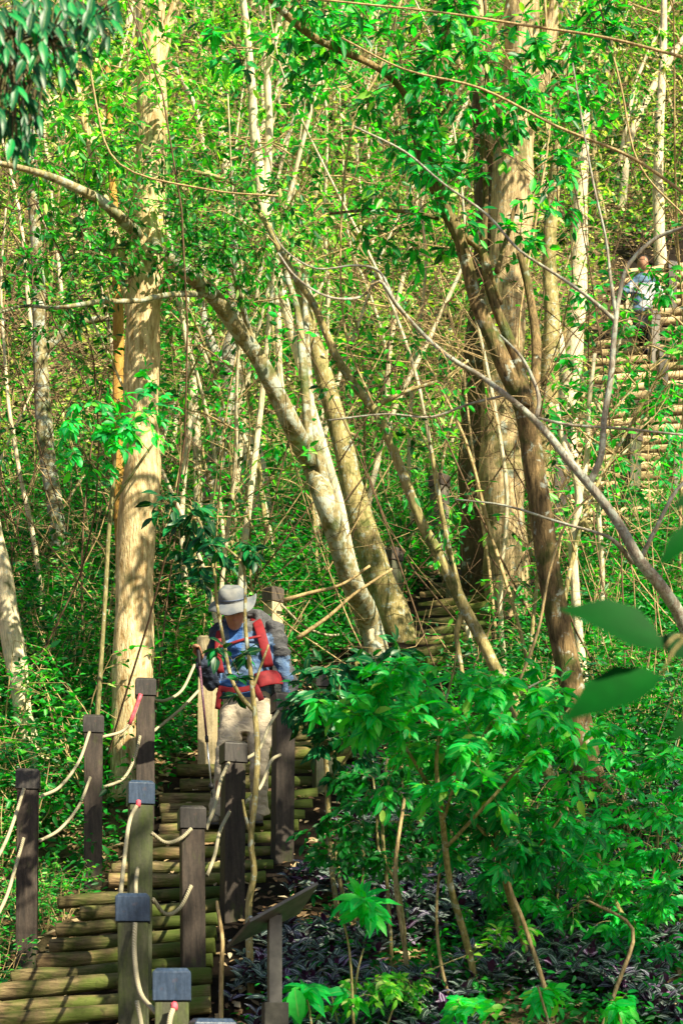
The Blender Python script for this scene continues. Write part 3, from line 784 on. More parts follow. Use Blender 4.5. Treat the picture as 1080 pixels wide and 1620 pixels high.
# backpack worn by the hiker
bp = empty('backpack', P(400,1040,HD+.25), 'red and grey backpack worn by the hiker, red straps over the jacket', 'backpack')
mb = MB(); mb.rings([ell(400,1102,HD+.26,.20,.08), ell(401,1085,HD+.27,.235,.11), ell(400,1040,HD+.28,.23,.125), ell(402,1000,HD+.28,.21,.12), ell(398,975,HD+.27,.14,.09), ell(398,966,HD+.26,.08,.05)], 20)
o = mb.build('bag', M['jacket'], bp)
def strap(pts, w, t, name='strap', mat='red'):
    q = [P(*p) for p in pts]; R = []
    q2, _ = smooth_path(q, [1]*len(q), 4)
    for i, c in enumerate(q2):
        d = (q2[min(i+1,len(q2)-1)]-q2[max(i-1,0)]).normalized(); a = d.cross(Vector((0,-1,.15))).normalized(); b = d.cross(a)
        R.append((c, a*w, b*t))
    mb = MB(); mb.rings(R, 12); return mb.build(name, M[mat], bp)
strap([(401,975,HD+.12),(407,985,HD-.05),(413,1003,HD-.13),(420,1030,HD-.15),(425,1055,HD-.12)], .036, .007, 'shoulder_strap')
strap([(362,978,HD+.10),(352,988,HD-.03),(346,1008,HD-.12),(345,1035,HD-.13),(350,1065,HD-.10)], .024, .007, 'shoulder_strap')
strap([(346,1024,HD-.135),(362,1019,HD-.15),(384,1012,HD-.155),(413,1006,HD-.145)], .010, .006, 'chest_strap')
strap([(346,1088,HD-.08),(365,1092,HD-.145),(390,1090,HD-.165),(412,1083,HD-.155),(432,1076,HD-.10)], .022, .006, 'waist_belt')
strap([(406,1077,HD-.155),(425,1072,HD-.14),(442,1072,HD-.06),(447,1078,HD+.05)], .058, .010, 'belt_wing')
strap([(404,1085,HD-.17),(409,1096,HD-.175),(414,1108,HD-.17)], .022, .006, 'buckle_strap')
strap([(350,1086,HD-.09),(347,1100,HD-.10),(344,1122,HD-.08)], .020, .008, 'buckle_strap')
# trekking pole
tp = empty('trekking_pole', P(337,1250,HD-.25), 'dark patterned trekking pole held in the hiker\'s raised hand', 'trekking pole')
a, b = P(314,1030,HD-.31), P(336,1262,HD-.28)
mb = MB(); mb.tube([a.lerp(b,-.02), a.lerp(b,.03), a.lerp(b,.10)], [.017,.014,.013], 10, 3); mb.build('grip', M['black'], tp)
mb = MB(); mb.tube([a.lerp(b,.10), a.lerp(b,.60)], [.0085,.0085], 10, 1); mb.build('upper_shaft', M['poleblue'], tp)
mb = MB(); mb.tube([a.lerp(b,.58), a.lerp(b,.62)], [.013,.013], 10, 1); mb.build('clamp', M['black'], tp)
mb = MB(); mb.tube([a.lerp(b,.60), a.lerp(b,.93)], [.0065,.006], 10, 1); mb.build('lower_shaft', M['alu'], tp)
mb = MB(); mb.tube([a.lerp(b,.90), a.lerp(b,.925), a.lerp(b,.94)], [.012,.022,.016], 10, 1); mb.tube([a.lerp(b,.93), b], [.008,.004], 8, 1); mb.build('tip', M['black'], tp)

# distant walker: bent forward, climbing
WD = 25.6
w = empty('person', (P(1020,556,WD).x, WD, gz(P(1020,556,WD).x, WD)), 'distant walker in white and blue shirt and black trousers on the upper log steps', 'person')
mb = MB()
mb.ball(P(1016,418,WD-.05), (.085,.10,.115), 10)
mb.tube([P(1016,418,WD), P(1018,436,WD)], [.06,.06], 10, 1)
mb.rings([ell(1013,492,WD,.14,.11), ell(1014,470,WD,.14,.11), ell(1018,450,WD,.17,.12), ell(1018,438,WD,.13,.09)], 16)
mb.tube([P(1003,446,WD), P(984,464,WD-.05), P(974,470,WD-.2)], [.05,.04,.03], 10, 3)
mb.tube([P(1035,446,WD), P(1046,470,WD), P(1042,492,WD-.1)], [.05,.04,.03], 10, 3)
for (hx, kx, ky, ax, ay) in ((1008,1010,520,1018,548),(1018,1026,524,1022,548)):
    mb.tube([P(hx,492,WD), P(kx,ky,WD-.15), P(ax,ay,WD)], [.09,.06,.04], 12, 3)
    mb.tube([P(ax,ay,WD), P(ax,ay+6,WD-.05), P(ax-2,ay+7,WD-.18)], [.04,.04,.03], 8, 2)
for (bx, by, dx) in ((974,470,-1),(1042,492,0)):
    for i in range(5):
        q = P(bx+dx*2, by, WD-.2); e = q+Vector((dx*.07+.0, -.02, .03-.018*i-(0 if dx else .06)))+Vector((0 if dx else -.03+.018*i,0,0)); mb.tube([q, q.lerp(e,.5)+Vector((0,-.01,0)), e], [.012,.01,.008], 6, 2)
b = mb.build('body', M['skin'], w); remesh(b, .014, 3)
mb = MB(); mb.ball(P(1016,414,WD+.02), (.092,.105,.095), 10); mb.build('hair', M['hair'], w)
mb = MB(); mb.rings([ell(1012,500,WD,.17,.13), ell(1013,480,WD,.165,.14), ell(1018,455,WD,.20,.15), ell(1019,440,WD,.17,.11), ell(1018,434,WD,.09,.07)], 18)
mb.tube([P(1005,446,WD), P(987,462,WD-.05), P(980,467,WD-.15)], [.075,.062,.055], 10, 3)
mb.tube([P(1033,446,WD), P(1045,470,WD)], [.075,.065], 10, 1)
s_ = mb.build('shirt', M['white'], w); remesh(s_, .016, 4, .02, 7., 2.)
me = s_.data; me.materials.append(M['blueshirt']); off = BASE[w.name]
for p in me.polygons:
    c = p.center+off; px = 540+c.x/c.y*F; py = YH-(c.z-EYE)/c.y*F
    if (px < 1016+6*math.sin(py*.35) and py > 462) or py < 447 or px < 996: p.material_index = 1
mb = MB(); mb.rings([ell(1012,512,WD,.10,.10), ell(1012,500,WD,.165,.13), ell(1012,490,WD,.17,.13)], 16)
for (hx, kx, ky, ax, ay) in ((1008,1010,520,1018,548),(1018,1026,524,1022,548)):
    mb.tube([P(hx,494,WD), P(kx,ky,WD-.15), P(ax,ay,WD)], [.115,.085,.065], 14, 3)
s_ = mb.build('trousers', M['blackcloth'], w); remesh(s_, .016, 4, .015, 7., 5.)
for (ax, ay) in ((1018,553),(1022,554)):
    mb = MB(); mb.tube([P(ax,ay,WD+.06), P(ax,ay+1,WD-.05), P(ax,ay+3,WD-.2)], [.05,.055,.035], 8, 2); mb.build('shoe', M['black'], w)
bg = empty('shoulder_bag', P(984,470,WD-.2), 'black bag held out by the distant walker', 'bag')
mb = MB(); mb.box(P(978,470,WD-.22), (.24,.12,.12), .2, .03); mb.build('bag_body', M['blackcloth'], bg)
mb = MB(); mb.tube([P(973,464,WD-.22), P(980,456,WD-.22), P(990,463,WD-.22)], [.01,.01,.01], 6, 3); mb.build('handle', M['blackcloth'], bg)
#PART3
# ================================================================== main trees
tree('forest_tree', 'big straight sunlit tree with smooth tan trunk behind the left rail', 'tree', 13.4,
 [[(210,1242,66),(211,1100,63),(214,950,62),(219,830,60),(226,740,58),(224,640,56),(226,540,55),(232,430,55),(237,320,53),(240,200,50),(238,60,46),(240,-150,40),(235,-420,30),(240,-700,14)],
  [(226,560,26),(205,470,22),(188,400,22),(170,340,20),(150,250,16),(120,120,12),(100,-60,8)],
  [(238,150,24),(262,60,20),(300,-60,16),(330,-220,8)]],
 'bark_tan', [(200,130,190,130,13.2,1.3,90),(240,-250,330,200,13.4,2.2,90),(150,290,120,70,13,1.,30)], 5, .085, 'leaf_sun', tw=3)
tree('leaning_tree', 'long grey-green leaning tree arching left over the steps, lichen spots on its lower trunk', 'tree', 15.0,
 [[(603,1035,40,15.6),(585,985,38,15.6),(560,930,36),(535,860,34,14.8),(512,790,34,14.6),(492,735,33),(465,680,31,14.2),(440,628,29,14),(405,562,27,13.8),(365,505,26,13.5),(335,465,25,13.3),(290,428,23,13),(240,390,21),(205,358,19,12.6),(160,318,16,12.3),(105,290,13,12),(50,270,10,11.8),(-40,250,7,11.6)],
  [(250,396,14,12.8),(232,340,11),(218,320,10),(190,280,8),(176,200,5)],
  [(310,450,16,13.1),(322,400,13),(290,360,11),(262,330,9),(240,310,6)],
  [(335,465,12,13.3),(270,466,9,12.6),(215,476,8,12.3),(160,477,8,12),(90,487,6,11.6),(40,484,5),(-10,497,4,11.3)],
  [(440,628,14,14),(400,540,10,13.7),(380,470,8,13.4),(360,400,5,13)],
  [(492,735,16,14.5),(484,640,14,14.5),(478,560,13,14.6),(470,490,11,14.7),(455,440,10,14.8),(442,380,8,14.8)],
  [(520,790,16,14.7),(500,700,14,14.8),(492,640,12,14.9),(486,560,11),(482,480,9,15.1),(470,420,8,15.1)]],
 'bark_lichen', [(200,330,210,100,12.6,.9,110),(330,360,170,110,13.2,.8,80),(90,440,130,70,12,.8,40)], 2, .07, 'leaf_mid', tw=6, twigmat='twig_dark', r0=.0065)
tree('slanting_tree', 'brown slanting tree with sunlit flank just right of the lichen-spotted one', 'tree', 16.2,
 [[(640,1030,52),(622,970,50),(600,920,48),(585,870,46),(568,820,44),(556,770,38),(545,720,34),(530,660,30),(512,590,27),(490,520,24),(478,455,20),(455,380,14),(440,300,10)]],
 'bark_green', [(500,420,90,80,16,.8,24)], 3, .08, 'leaf_sun', tw=3)
tree('furrowed_tree', 'thickest tree, pale furrowed trunk rising right of the middle steps', 'tree', 17.3,
 [[(812,1050,96),(808,1000,86),(802,930,78),(798,850,70),(794,760,66),(792,660,62),(794,560,62),(800,450,64),(808,350,66),(812,250,66),(818,160,62),(824,80,54),(826,0,52),(830,-120,46),(835,-300,32),(840,-500,18)],
  [(832,190,34),(852,130,30),(868,60,26),(885,-20,22),(900,-140,14)],
  [(790,240,30),(770,160,24),(760,60,20),(745,-80,14)]],
 'bark_furrow', [(830,-180,330,150,17,2.5,70),(900,80,160,90,17,1.5,50)], 5, .085, 'leaf_sun', tw=3)
tree('shaded_tree', 'dark shaded tree hidden behind the left side of the thickest trunk', 'tree', 17.9,
 [[(762,1010,62),(757,900,58),(756,800,62),(758,700,66),(762,600,62),(768,480,50),(772,350,42),(765,200,36),(755,60,30),(750,-150,20)]],
 'bark_dark', [(740,-60,200,120,18,1.5,24)], 4, .085, 'leaf_sun')
tree('forked_tree', 'dark brown crooked tree forking at head height in front of the thick furrowed trunk', 'tree', 11.6,
 [[(975,1370,50,11.7),(950,1290,46,11.7),(930,1220,43,11.6),(912,1130,40),(897,1050,39),(880,970,38),(868,900,37),(858,830,36),(848,760,34),(838,690,32),(826,635,34),(800,585,28),(776,530,25),(755,480,23),(740,425,21),(725,375,20),(706,335,19),(694,300,18),(686,240,17),(688,170,15),(700,110,14),(704,50,13),(702,-40,12),(706,-160,8)],
  [(832,640,22,11.5),(822,590,20),(806,540,17),(785,490,15),(770,440,13),(765,380,11),(768,300,9),(762,200,8),(770,110,7),(766,-20,5)],
  [(705,338,15,11.6),(735,372,14),(762,398,13),(775,440,12),(790,480,10,11.8)],
  [(688,200,12,11.6),(712,165,9),(742,120,7),(775,70,6),(800,20,5),(812,-30,4)],
  [(686,305,10,11.6),(668,262,9),(655,215,8),(640,150,10,11.5),(600,110,10,11.3),(540,80,11,11.2),(490,55,11,11),(440,10,12,10.8),(400,-40,12,10.6)],
  [(785,430,9,11.5),(800,380,8),(816,320,7),(820,316,5)],
  [(838,690,18,11.6),(848,560,16,11.8),(838,470,14,12),(822,400,11,12)],
  [(694,345,8,11.6),(640,335,6),(590,332,5),(520,338,4)],
  [(866,900,14,11.7),(846,840,13,11.9),(838,760,12,12),(830,700,10,12)]],
 'bark_brown', [(600,60,170,60,11.3,.8,36),(440,50,140,50,11,.6,16),(700,180,90,110,11.5,.8,36),(850,250,90,160,11.5,.8,22),(660,330,110,50,11.5,.6,20),(880,80,150,80,11.5,.8,34),(720,30,120,50,11.5,.8,14),(670,230,60,60,11.4,.5,10)], 3, .105, 'leaf_fore', tw=4, twigmat='twig_dark', r0=.006)
tree('pale_branched_tree', 'thin pale grey tree leaning in from the right edge with long bare branches', 'tree', 8.6,
 [[(1175,1420,24.6,9.6),(1140,1180,22.1,9.2),(1085,1000,19.7,8.9),(1050,935,18.0,8.7),(1010,885,16.4),(985,840,15.6),(958,800,14.8),(930,765,13.9),(900,730,12.3),(868,690,11.5),(842,662,10.7),(800,625,9.0,8.5),(760,595,8.2),(715,568,7.4,8.4),(670,530,6.6),(625,480,6.6,8.3),(600,445,4.9,8.2),(570,470,4.1),(520,470,3.3,8.1),(470,440,3.3,8),(440,400,2.5,8)],
  [(932,765,11.5,8.6),(950,720,10.7),(955,660,9.8),(965,600,9.8),(970,540,9.0),(975,490,8.2),(985,440,7.4),(1000,410,6.6),(1040,375,5.7),(1100,355,4.9,8.5)],
  [(974,500,7.4,8.6),(965,440,4.9),(958,380,4.1),(940,300,3.3),(925,220,2.5),(905,100,2.5)],
  [(975,510,6.6,8.6),(930,470,5.7),(880,435,4.9),(820,395,4.1,8.5),(770,340,4.1),(700,290,3.3,8.4),(640,240,3.3),(560,200,2.5,8.3)],
  [(848,660,7.4,8.6),(852,630,6.6),(838,590,5.7),(820,560,4.9),(790,530,3.3)],
  [(1000,890,8.2,8.7),(975,860,7.4),(950,845,4.9),(880,825,4.1),(800,800,3.3),(720,790,2.5)],
  [(845,660,4.9,8.6),(900,672,4.1),(980,678,4.1),(1100,690,3.3)],
  [(1010,890,8.2,8.7),(1040,830,6.6),(1070,775,5.7),(1110,740,4.9)],
  [(800,625,4.1,8.5),(740,640,4.1),(680,660,3.3),(610,655,2.5),(520,665,2.5)],
  [(625,480,4.9,8.3),(600,430,4.1),(560,420,3.3),(500,425,2.5),(450,395,2.5),(430,360,2.0)]],
 'bark_grey', [(800,640,230,110,8.5,.5,26),(960,560,130,160,8.6,.5,20),(650,520,170,90,8.3,.5,20)], 0, .08, 'leaf_mid', tw=3, twigmat='twig', r0=.004)
tree('white_stemmed_tree', 'slender pale two-stemmed tree lit white in the upper middle', 'tree', 15.2,
 [[(600,1040,16,15.6),(575,960,15,15.5),(555,880,14),(538,800,14),(515,720,14),(492,640,13),(470,560,14),(455,500,15),(440,440,17),(425,380,19),(416,320,20),(410,260,17),(402,200,15),(398,130,13),(392,60,12),(380,-40,9),(370,-160,5)],
  [(418,330,15),(424,260,13),(426,190,12),(424,120,11),(436,60,10),(448,0,9),(455,-100,6)],
  [(440,440,11),(436,420,10),(440,500,11),(442,580,10),(446,620,9)],
  [(432,400,10),(460,410,9),(480,430,9),(495,470,5),(520,430,4)]],
 'bark_pale', [(400,80,120,110,15.2,1.,50),(500,380,100,60,15.2,.8,24)], 3, .085, 'leaf_sun', tw=4)
tree('bowed_tree', 'long thin bowed olive tree whose foot stands behind the bright bush', 'tree', 12.6,
 [[(900,1262,18,12.4),(855,1200,19,12.4),(820,1130,20),(790,1070,20),(760,1010,19),(735,965,18),(712,915,18),(690,870,17),(668,830,17),(648,780,16),(628,725,15),(608,680,15),(590,645,14),(560,610,14),(535,570,13),(515,525,12),(495,480,12),(465,435,11),(445,400,10),(425,360,9,12.8),(405,330,8,12.9),(370,290,7,13),(300,270,6,13),(250,262,4,13)],
  [(735,965,11,12.6),(722,1000,9),(728,1050,8),(735,1090,5)],
  [(735,965,9,12.6),(715,890,9),(700,820,8),(690,760,7),(680,700,5)],
  [(590,645,8,12.6),(640,620,6),(700,600,5),(740,570,4)]],
 'bark_green', [(420,340,160,70,12.8,.8,36),(620,620,120,90,12.6,.7,26),(690,800,70,120,12.6,.6,18)], 1, .08, 'leaf_mid', tw=5, r0=.005)
tree('mottled_tree', 'white-mottled tree near the left edge beyond the big trunk', 'tree', 18.5,
 [[(128,1060,30),(112,980,29),(100,910,28),(92,840,26),(82,770,26),(72,690,26),(66,600,24),(62,500,22),(60,420,20),(52,300,18),(45,150,15),(40,-50,12)],
  [(66,560,14),(110,520,13),(150,506,11),(185,505,5)]],
 'bark_lichen', [(60,180,140,170,18.5,1.3,50)], 5, .09, 'leaf_sun')
tree('sunlit_slanting_trunk_tree', 'low slanting tree with blotched sunlit bark at the left picture edge', 'tree', 13.6,
 [[(60,1215,30),(40,1140,30),(28,1060,32),(16,990,34),(5,920,34),(-8,850,32),(-30,760,28),(-60,640,22),(-100,400,14)]],
 'bark_pale', [(-40,600,110,160,13.6,1.,20)], 5, .085, 'leaf_mid')
tree('thin_bare_tree', 'thin bare pale sapling standing left of the mottled tree', 'tree', 15.9,
 [[(70,1012,9),(66,960,8),(58,880,8),(45,810,8),(32,750,7),(22,690,7),(14,640,6),(8,560,5),(2,450,4),(10,330,3)]],
 'bark_pale', [(10,620,60,90,15.9,.5,8)], 3, .08, 'leaf_mid', tw=2, flare=True)
tree('forked_grey_tree', 'grey twisted fork-topped tree between the big trunk and the leaning one', 'tree', 17.8,
 [[(318,900,28),(322,840,28),(330,780,28),(345,710,30),(358,650,30),(364,600,30),(362,560,26),(372,520,22),(366,460,16),(372,380,12),(368,250,8)],
  [(362,600,20),(342,560,18),(330,530,14),(318,480,10),(310,400,7)]],
 'bark_grey', [(350,380,110,130,17.8,1.,26)], 4, .085, 'leaf_sun')
tree('pale_slender_tree', 'straight pale slender tree left of the grey twisted one', 'tree', 17.2,
 [[(312,1000,16),(312,900,15),(313,800,14),(312,700,14),(306,620,14),(300,560,12),(295,480,9),(300,380,6)]],
 'bark_pale', [(300,470,60,100,17,.6,12)], 3, .085, 'leaf_sun')
tree('blotched_tree', 'blotched grey and cream tree low between the twisted and the leaning trunks', 'tree', 20.5,
 [[(420,830,50),(405,770,42),(393,700,36),(382,640,32),(376,570,28),(370,480,24),(365,350,18),(350,200,12)]],
 'bark_pale', [(360,300,120,130,20,1.2,26)], 5, .1, 'leaf_bg')
tree('orange_stemmed_tree', 'orange-brown stem showing at the left side of the big sunlit trunk', 'tree', 15.2,
 [[(192,1080,20),(192,900,19),(188,760,18),(187,640,18),(188,520,17),(184,400,15),(176,250,12),(170,90,9)]],
 'bark_orange', [(165,200,90,90,15,.8,20)], 4, .085, 'leaf_sun')
tree('twin_slope_tree', 'pinkish sunlit tree on the slope left of the upper flight', 'tree', 22.0,
 [[(895,700,38),(900,620,34),(908,540,32),(914,460,30),(916,380,26),(920,280,20),(926,120,14)],
  [(900,620,22),(882,540,20),(872,470,18),(868,380,14),(858,240,10)]],
 'bark_pale', [(900,250,120,140,22,1.2,40)], 5, .1, 'leaf_bg')
tree('pale_upright_tree', 'narrow pale upright tree right behind the dark forked trunk', 'tree', 14.0,
 [[(922,1090,16),(914,1000,15),(908,920,14),(906,850,14),(915,790,13),(905,735,11),(890,700,8),(880,640,6)],
  [(915,790,10),(928,720,9),(930,650,8),(940,560,6)]],
 'bark_pale', [(920,640,70,80,14,.5,14)], 2, .085, 'leaf_mid')
tree('right_slope_tree', 'grey-brown tree with lit patches between the forked trunk and the walker', 'tree', 19.0,
 [[(850,900,40),(856,780,36),(866,640,30),(872,520,26),(868,400,22),(880,250,18),(900,60,12)]],
 'bark_green', [(890,160,130,150,19,1.2,34)], 5, .09, 'leaf_bg')
tree('edge_tree', 'pale spotted tree on the right picture edge above the upper flight', 'tree', 28.5,
 [[(1046,440,20),(1042,360,18),(1040,280,17),(1042,200,15),(1048,80,12),(1050,-60,8)]],
 'bark_pale', [(1040,160,140,150,28,1.8,40)], 5, .11, 'leaf_bg')

# sapling rising in front of the hiker
tree('stairside_sapling', 'slim forked sapling rising in front of the hiker, pointed leaves on its top', 'sapling', 9.6,
 [[(398,1510,11),(393,1440,11),(402,1380,10),(397,1330,10),(404,1250,10),(407,1180,9),(401,1110,8),(395,1050,7),(388,990,6),(388,930,5),(382,890,4),(350,860,3)],
  [(402,1125,7),(380,1100,7),(365,1070,6),(355,1020,6),(344,960,5),(338,900,4),(318,830,4),(300,800,3)],
  [(400,1090,5),(414,1050,4),(425,1020,3)], [(397,1320,7),(388,1290,5),(384,1265,4)]],
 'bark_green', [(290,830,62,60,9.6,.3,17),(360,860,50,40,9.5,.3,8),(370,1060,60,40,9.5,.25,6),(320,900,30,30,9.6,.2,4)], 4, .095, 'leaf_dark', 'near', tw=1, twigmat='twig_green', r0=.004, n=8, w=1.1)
tree('leafy_sapling', 'slender leafy sapling in front of the big trunk at its middle height', 'sapling', 13.0,
 [[(150,1215,8),(158,1080,8),(166,960,7),(172,850,7),(180,760,6),(186,690,5),(205,650,4)],
  [(176,800,5),(230,720,4),(260,680,3)]],
 'twig_green', [(190,680,85,55,12.3,.4,22),(130,690,50,45,12.3,.4,8),(230,620,60,35,12.4,.3,8)], 4, .095, 'leaf_fore', 'near', tw=2, r0=.004, n=7)

tree('leafy_sapling', 'slim sapling with bright leaves in front of the upper log flight', 'sapling', 15.5,
 [[(950,1010,9),(952,900,9),(945,800,8),(950,700,7),(962,620,6),(980,540,5),(1000,480,4)],[(948,760,5),(1000,700,4),(1040,640,3)],[(955,660,5),(920,600,4),(900,560,3)],[(946,800,5),(900,740,4)]],
 'bark_pale', [(1000,640,80,60,15.4,.4,14),(1040,560,60,50,15.4,.4,8),(930,660,60,60,15.5,.4,12),(1020,720,80,50,15.4,.4,12),(960,790,70,50,15.4,.4,10),(1000,430,50,40,15.4,.3,5),(1040,480,40,30,15.4,.3,3),(950,480,60,50,15.5,.4,10),(1060,640,40,60,15.4,.4,8),(900,600,40,60,15.5,.4,8),(1040,760,50,50,15.4,.4,6)], 4, .11, 'leaf_fore', tw=2, r0=.004, n=7, c=(.2,.9))
# ================================================================== foreground shrubs, bottom right
def fshrub(label, D, limbs, blobs, leaf=.095, n=5, mat='leaf_fore', w=1., c=(0,1), tw=2, name='leafy_shrub', bark='bark_green', group=None, droop=.22):
    return tree(name, label, 'shrub', D, limbs, bark, blobs, n, leaf, mat, 'near', tw, group, 'twig_green', w, .0042, 8, c, droop, True, 'foliage', 'stem', 'branch')
fshrub('broad bright green bush of pointed leaves in the centre right foreground', 8.4,
 [[(770,1640,13,9.2),(740,1500,12,9),(712,1400,11,8.8),(700,1300,9,8.6),(690,1210,7,8.4),(700,1130,5),(715,1070,4),(722,1030,3)],
  [(700,1280,7,8.6),(640,1180,5),(600,1120,4),(570,1100,3)],[(700,1250,6,8.5),(760,1170,5),(820,1100,4),(860,1075,3)],[(706,1340,6,8.6),(780,1260,5),(850,1180,4),(900,1120,3)],
  [(700,1300,6,8.6),(730,1220,4),(800,1150,3)]],
 [(720,1130,190,70,8.3,.5,44),(600,1110,110,60,8.3,.4,20),(690,1075,140,40,8.3,.4,18),(840,1100,110,60,8.4,.4,18),(720,1220,150,70,8.3,.4,18),(900,1180,90,60,8.5,.4,10)], .095, 5, c=(.45,1))
fshrub('dense shaded drooping bush below the bright one', 8.9,
 [[(870,1650,11,9.4),(830,1500,10,9.2),(800,1400,9,9),(785,1320,7,8.9),(780,1260,5)],[(800,1400,7,9),(860,1330,5),(900,1270,3)],[(790,1350,6,8.9),(740,1290,4),(700,1270,3)]],
 [(790,1270,110,80,8.8,.4,26),(760,1340,70,70,8.8,.3,14),(860,1340,90,50,8.9,.3,20),(700,1180,60,50,8.7,.3,10)], .095, 5, c=(.1,.75))
fshrub('airy light green shrub spreading at the right edge below the dark leaves', 9.6,
 [[(1060,1640,14,9.4),(1040,1560,12,9.4),(1000,1480,9,9.4),(960,1400,7),(940,1330,5)],[(1010,1500,8,9.4),(1030,1400,6),(1040,1320,5),(1030,1260,3)],[(990,1460,6,9.4),(930,1420,5),(880,1400,3)],[(940,1380,4),(900,1290,3),(880,1220,3)]],
 [(980,1310,140,70,9.4,.5,36),(1000,1190,90,60,9.6,.4,14),(1040,1480,70,70,9.4,.3,14),(1020,1400,90,60,9.4,.4,26),(920,1420,90,60,9.4,.4,22),(1040,1250,60,50,9.6,.4,12),(1000,1500,80,50,9.4,.4,16)], .082, 5, c=(.3,.95))
fshrub('shaded leafy shrub between the hiker and the bright bush', 10.4,
 [[(545,1500,9,10.2),(530,1420,9,10.2),(520,1330,9),(518,1240,8),(515,1180,7),(520,1120,5),(530,1070,4)],[(560,1560,9,10),(548,1450,8),(535,1380,7),(530,1330,5)],[(520,1240,6),(560,1180,5),(590,1120,4)],[(516,1180,5),(490,1120,4),(475,1090,3)],[(518,1200,5),(560,1150,4),(610,1090,3)]],
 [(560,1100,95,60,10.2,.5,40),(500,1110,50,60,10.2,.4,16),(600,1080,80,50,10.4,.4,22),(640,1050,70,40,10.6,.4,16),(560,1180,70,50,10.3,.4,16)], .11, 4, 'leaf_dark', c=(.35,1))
fshrub('small-leaved dark shrub with several thin upright stems under the shaded one', 9.8,
 [[(620,1470,6),(612,1400,6),(605,1320,6),(608,1250,5),(612,1200,4)],[(640,1480,6),(628,1400,6),(600,1350,5),(595,1280,4),(590,1230,3)],[(560,1460,6),(575,1380,5),(570,1300,4)]],
 [(600,1260,90,60,9.8,.4,40),(560,1330,60,50,9.8,.4,22),(640,1330,60,60,9.8,.4,22),(520,1330,50,40,9.9,.3,12)], .065, 5, 'leaf_mid', c=(.1,.7))
fshrub('tangled many-stemmed sapling thicket left of the bottom right corner', 9.9,
 [[(900,1650,6,9.6),(890,1540,6,9.8),(880,1440,5),(890,1340,4),(880,1280,3)],[(930,1650,5,9.6),(950,1560,5,9.8),(930,1460,5),(950,1360,4)],[(840,1650,5,9.6),(850,1530,5,9.8),(830,1430,4),(840,1340,3)],[(880,1500,5,9.9),(800,1440,4),(760,1400,3)],[(1000,1650,5,9.5),(1010,1560,5),(980,1460,4)]],
 [(880,1380,130,70,9.9,.5,34),(850,1480,120,60,9.8,.4,30),(960,1500,100,70,9.8,.4,26),(760,1430,60,50,9.9,.3,12)], .07, 4, 'leaf_mid', c=(.15,.85), tw=4)
fshrub('weedy shrub with small leaves at the bottom between the thin stems', 9.2,
 [[(700,1660,5,9),(690,1590,5),(680,1520,4)],[(760,1660,5,9),(770,1580,4),(790,1520,3)],[(820,1660,4,9),(830,1600,4),(850,1560,3)]],
 [(690,1540,70,50,9.2,.3,14),(780,1550,70,45,9.2,.3,16),(620,1590,60,35,9.1,.3,10),(900,1590,70,40,9.2,.3,14)], .065, 4, 'leaf_mid', c=(.2,.9), tw=3)
fshrub('low sunlit yellow-green shoots at the bottom centre', 8.8,
 [[(565,1660,5),(560,1600,5),(565,1540,4),(575,1500,3)],[(600,1660,4),(620,1600,3),(640,1560,3)],[(540,1660,4),(530,1600,3),(520,1560,3)]],
 [(570,1570,80,40,8.8,.3,16),(640,1560,60,35,8.8,.3,12),(820,1470,60,40,8.9,.3,8)], .06, 4, 'leaf_sun', c=(.3,.95))
fshrub('upright seedling with bright oval leaves at the bottom right corner', 7.9,
 [[(985,1660,6),(980,1610,5),(978,1590,4)],[(880,1660,4),(862,1600,4),(850,1560,3)]],
 [(985,1590,28,22,7.9,.15,5),(855,1560,40,30,8,.2,6),(740,1600,50,25,8.2,.2,8)], .09, 4, c=(.55,1))
fshrub('big-leaved aroid with one broad hanging leaf beside the information stand', 8.6,
 [[(500,1660,5),(490,1600,4),(478,1565,3)],[(560,1640,5),(552,1500,4),(530,1420,3)]],
 [(560,1430,60,22,8.6,.25,5),(520,1560,55,12,8.6,.25,4)], .17, 3, c=(.5,.9), w=.9)
lb = LB(); lb.add(P(466,1562,8.1), Vector((.12,-.1,-1)), Vector((-.2,-1,.2)), .185, 1.25, .85)
o = build_leaves('broad_leaf', lb, 'near', M['leaf_fore'], None, origin=P(466,1562,8.1)); o.name = 'broad_leaf'; tag(o, 'single broad bright leaf hanging right of the information stand base', 'leaf')
for nm, spec, lab in [('bare_stem', [(0,0)], '')]: pass
for k, (pts, lab) in enumerate([
  ([(655,1650,8,9.3),(640,1500,8,9.3),(625,1380,7,9.4),(640,1260,5,9.5)], 'thin bare stem right of the many-stemmed dark shrub'),
  ([(880,1650,8,8.8),(860,1560,8,8.8),(828,1460,7,8.8),(805,1400,6,8.8),(800,1330,4,8.8)], 'thin grey leafless stem slanting up from the bottom right of centre'),
  ([(945,1650,8,8.6),(975,1560,7,8.7),(1000,1470,6,8.8),(930,1425,4,8.8)], 'knotty twig stem in the bottom right corner'),
  ([(735,1650,6,9),(700,1540,6,9),(690,1440,5,9),(700,1340,4,9)], 'thin tan stem left of the branching shrub stem'),
  ([(350,1560,7,8.7),(352,1490,7,8.7),(345,1440,6,8.7),(343,1425,4,8.7)], 'broken stub of a branch left of the information stand')]):
    tree('leafless_shrub', lab, 'shrub', 9, [pts], 'twig', [(pts[-1][0], pts[-1][1], 50, 40, pts[-1][3], .3, 3)] if k != 4 else [], 2, .06, 'leaf_mid', 'mid', 2, None, 'twig', 1, .003, 6)

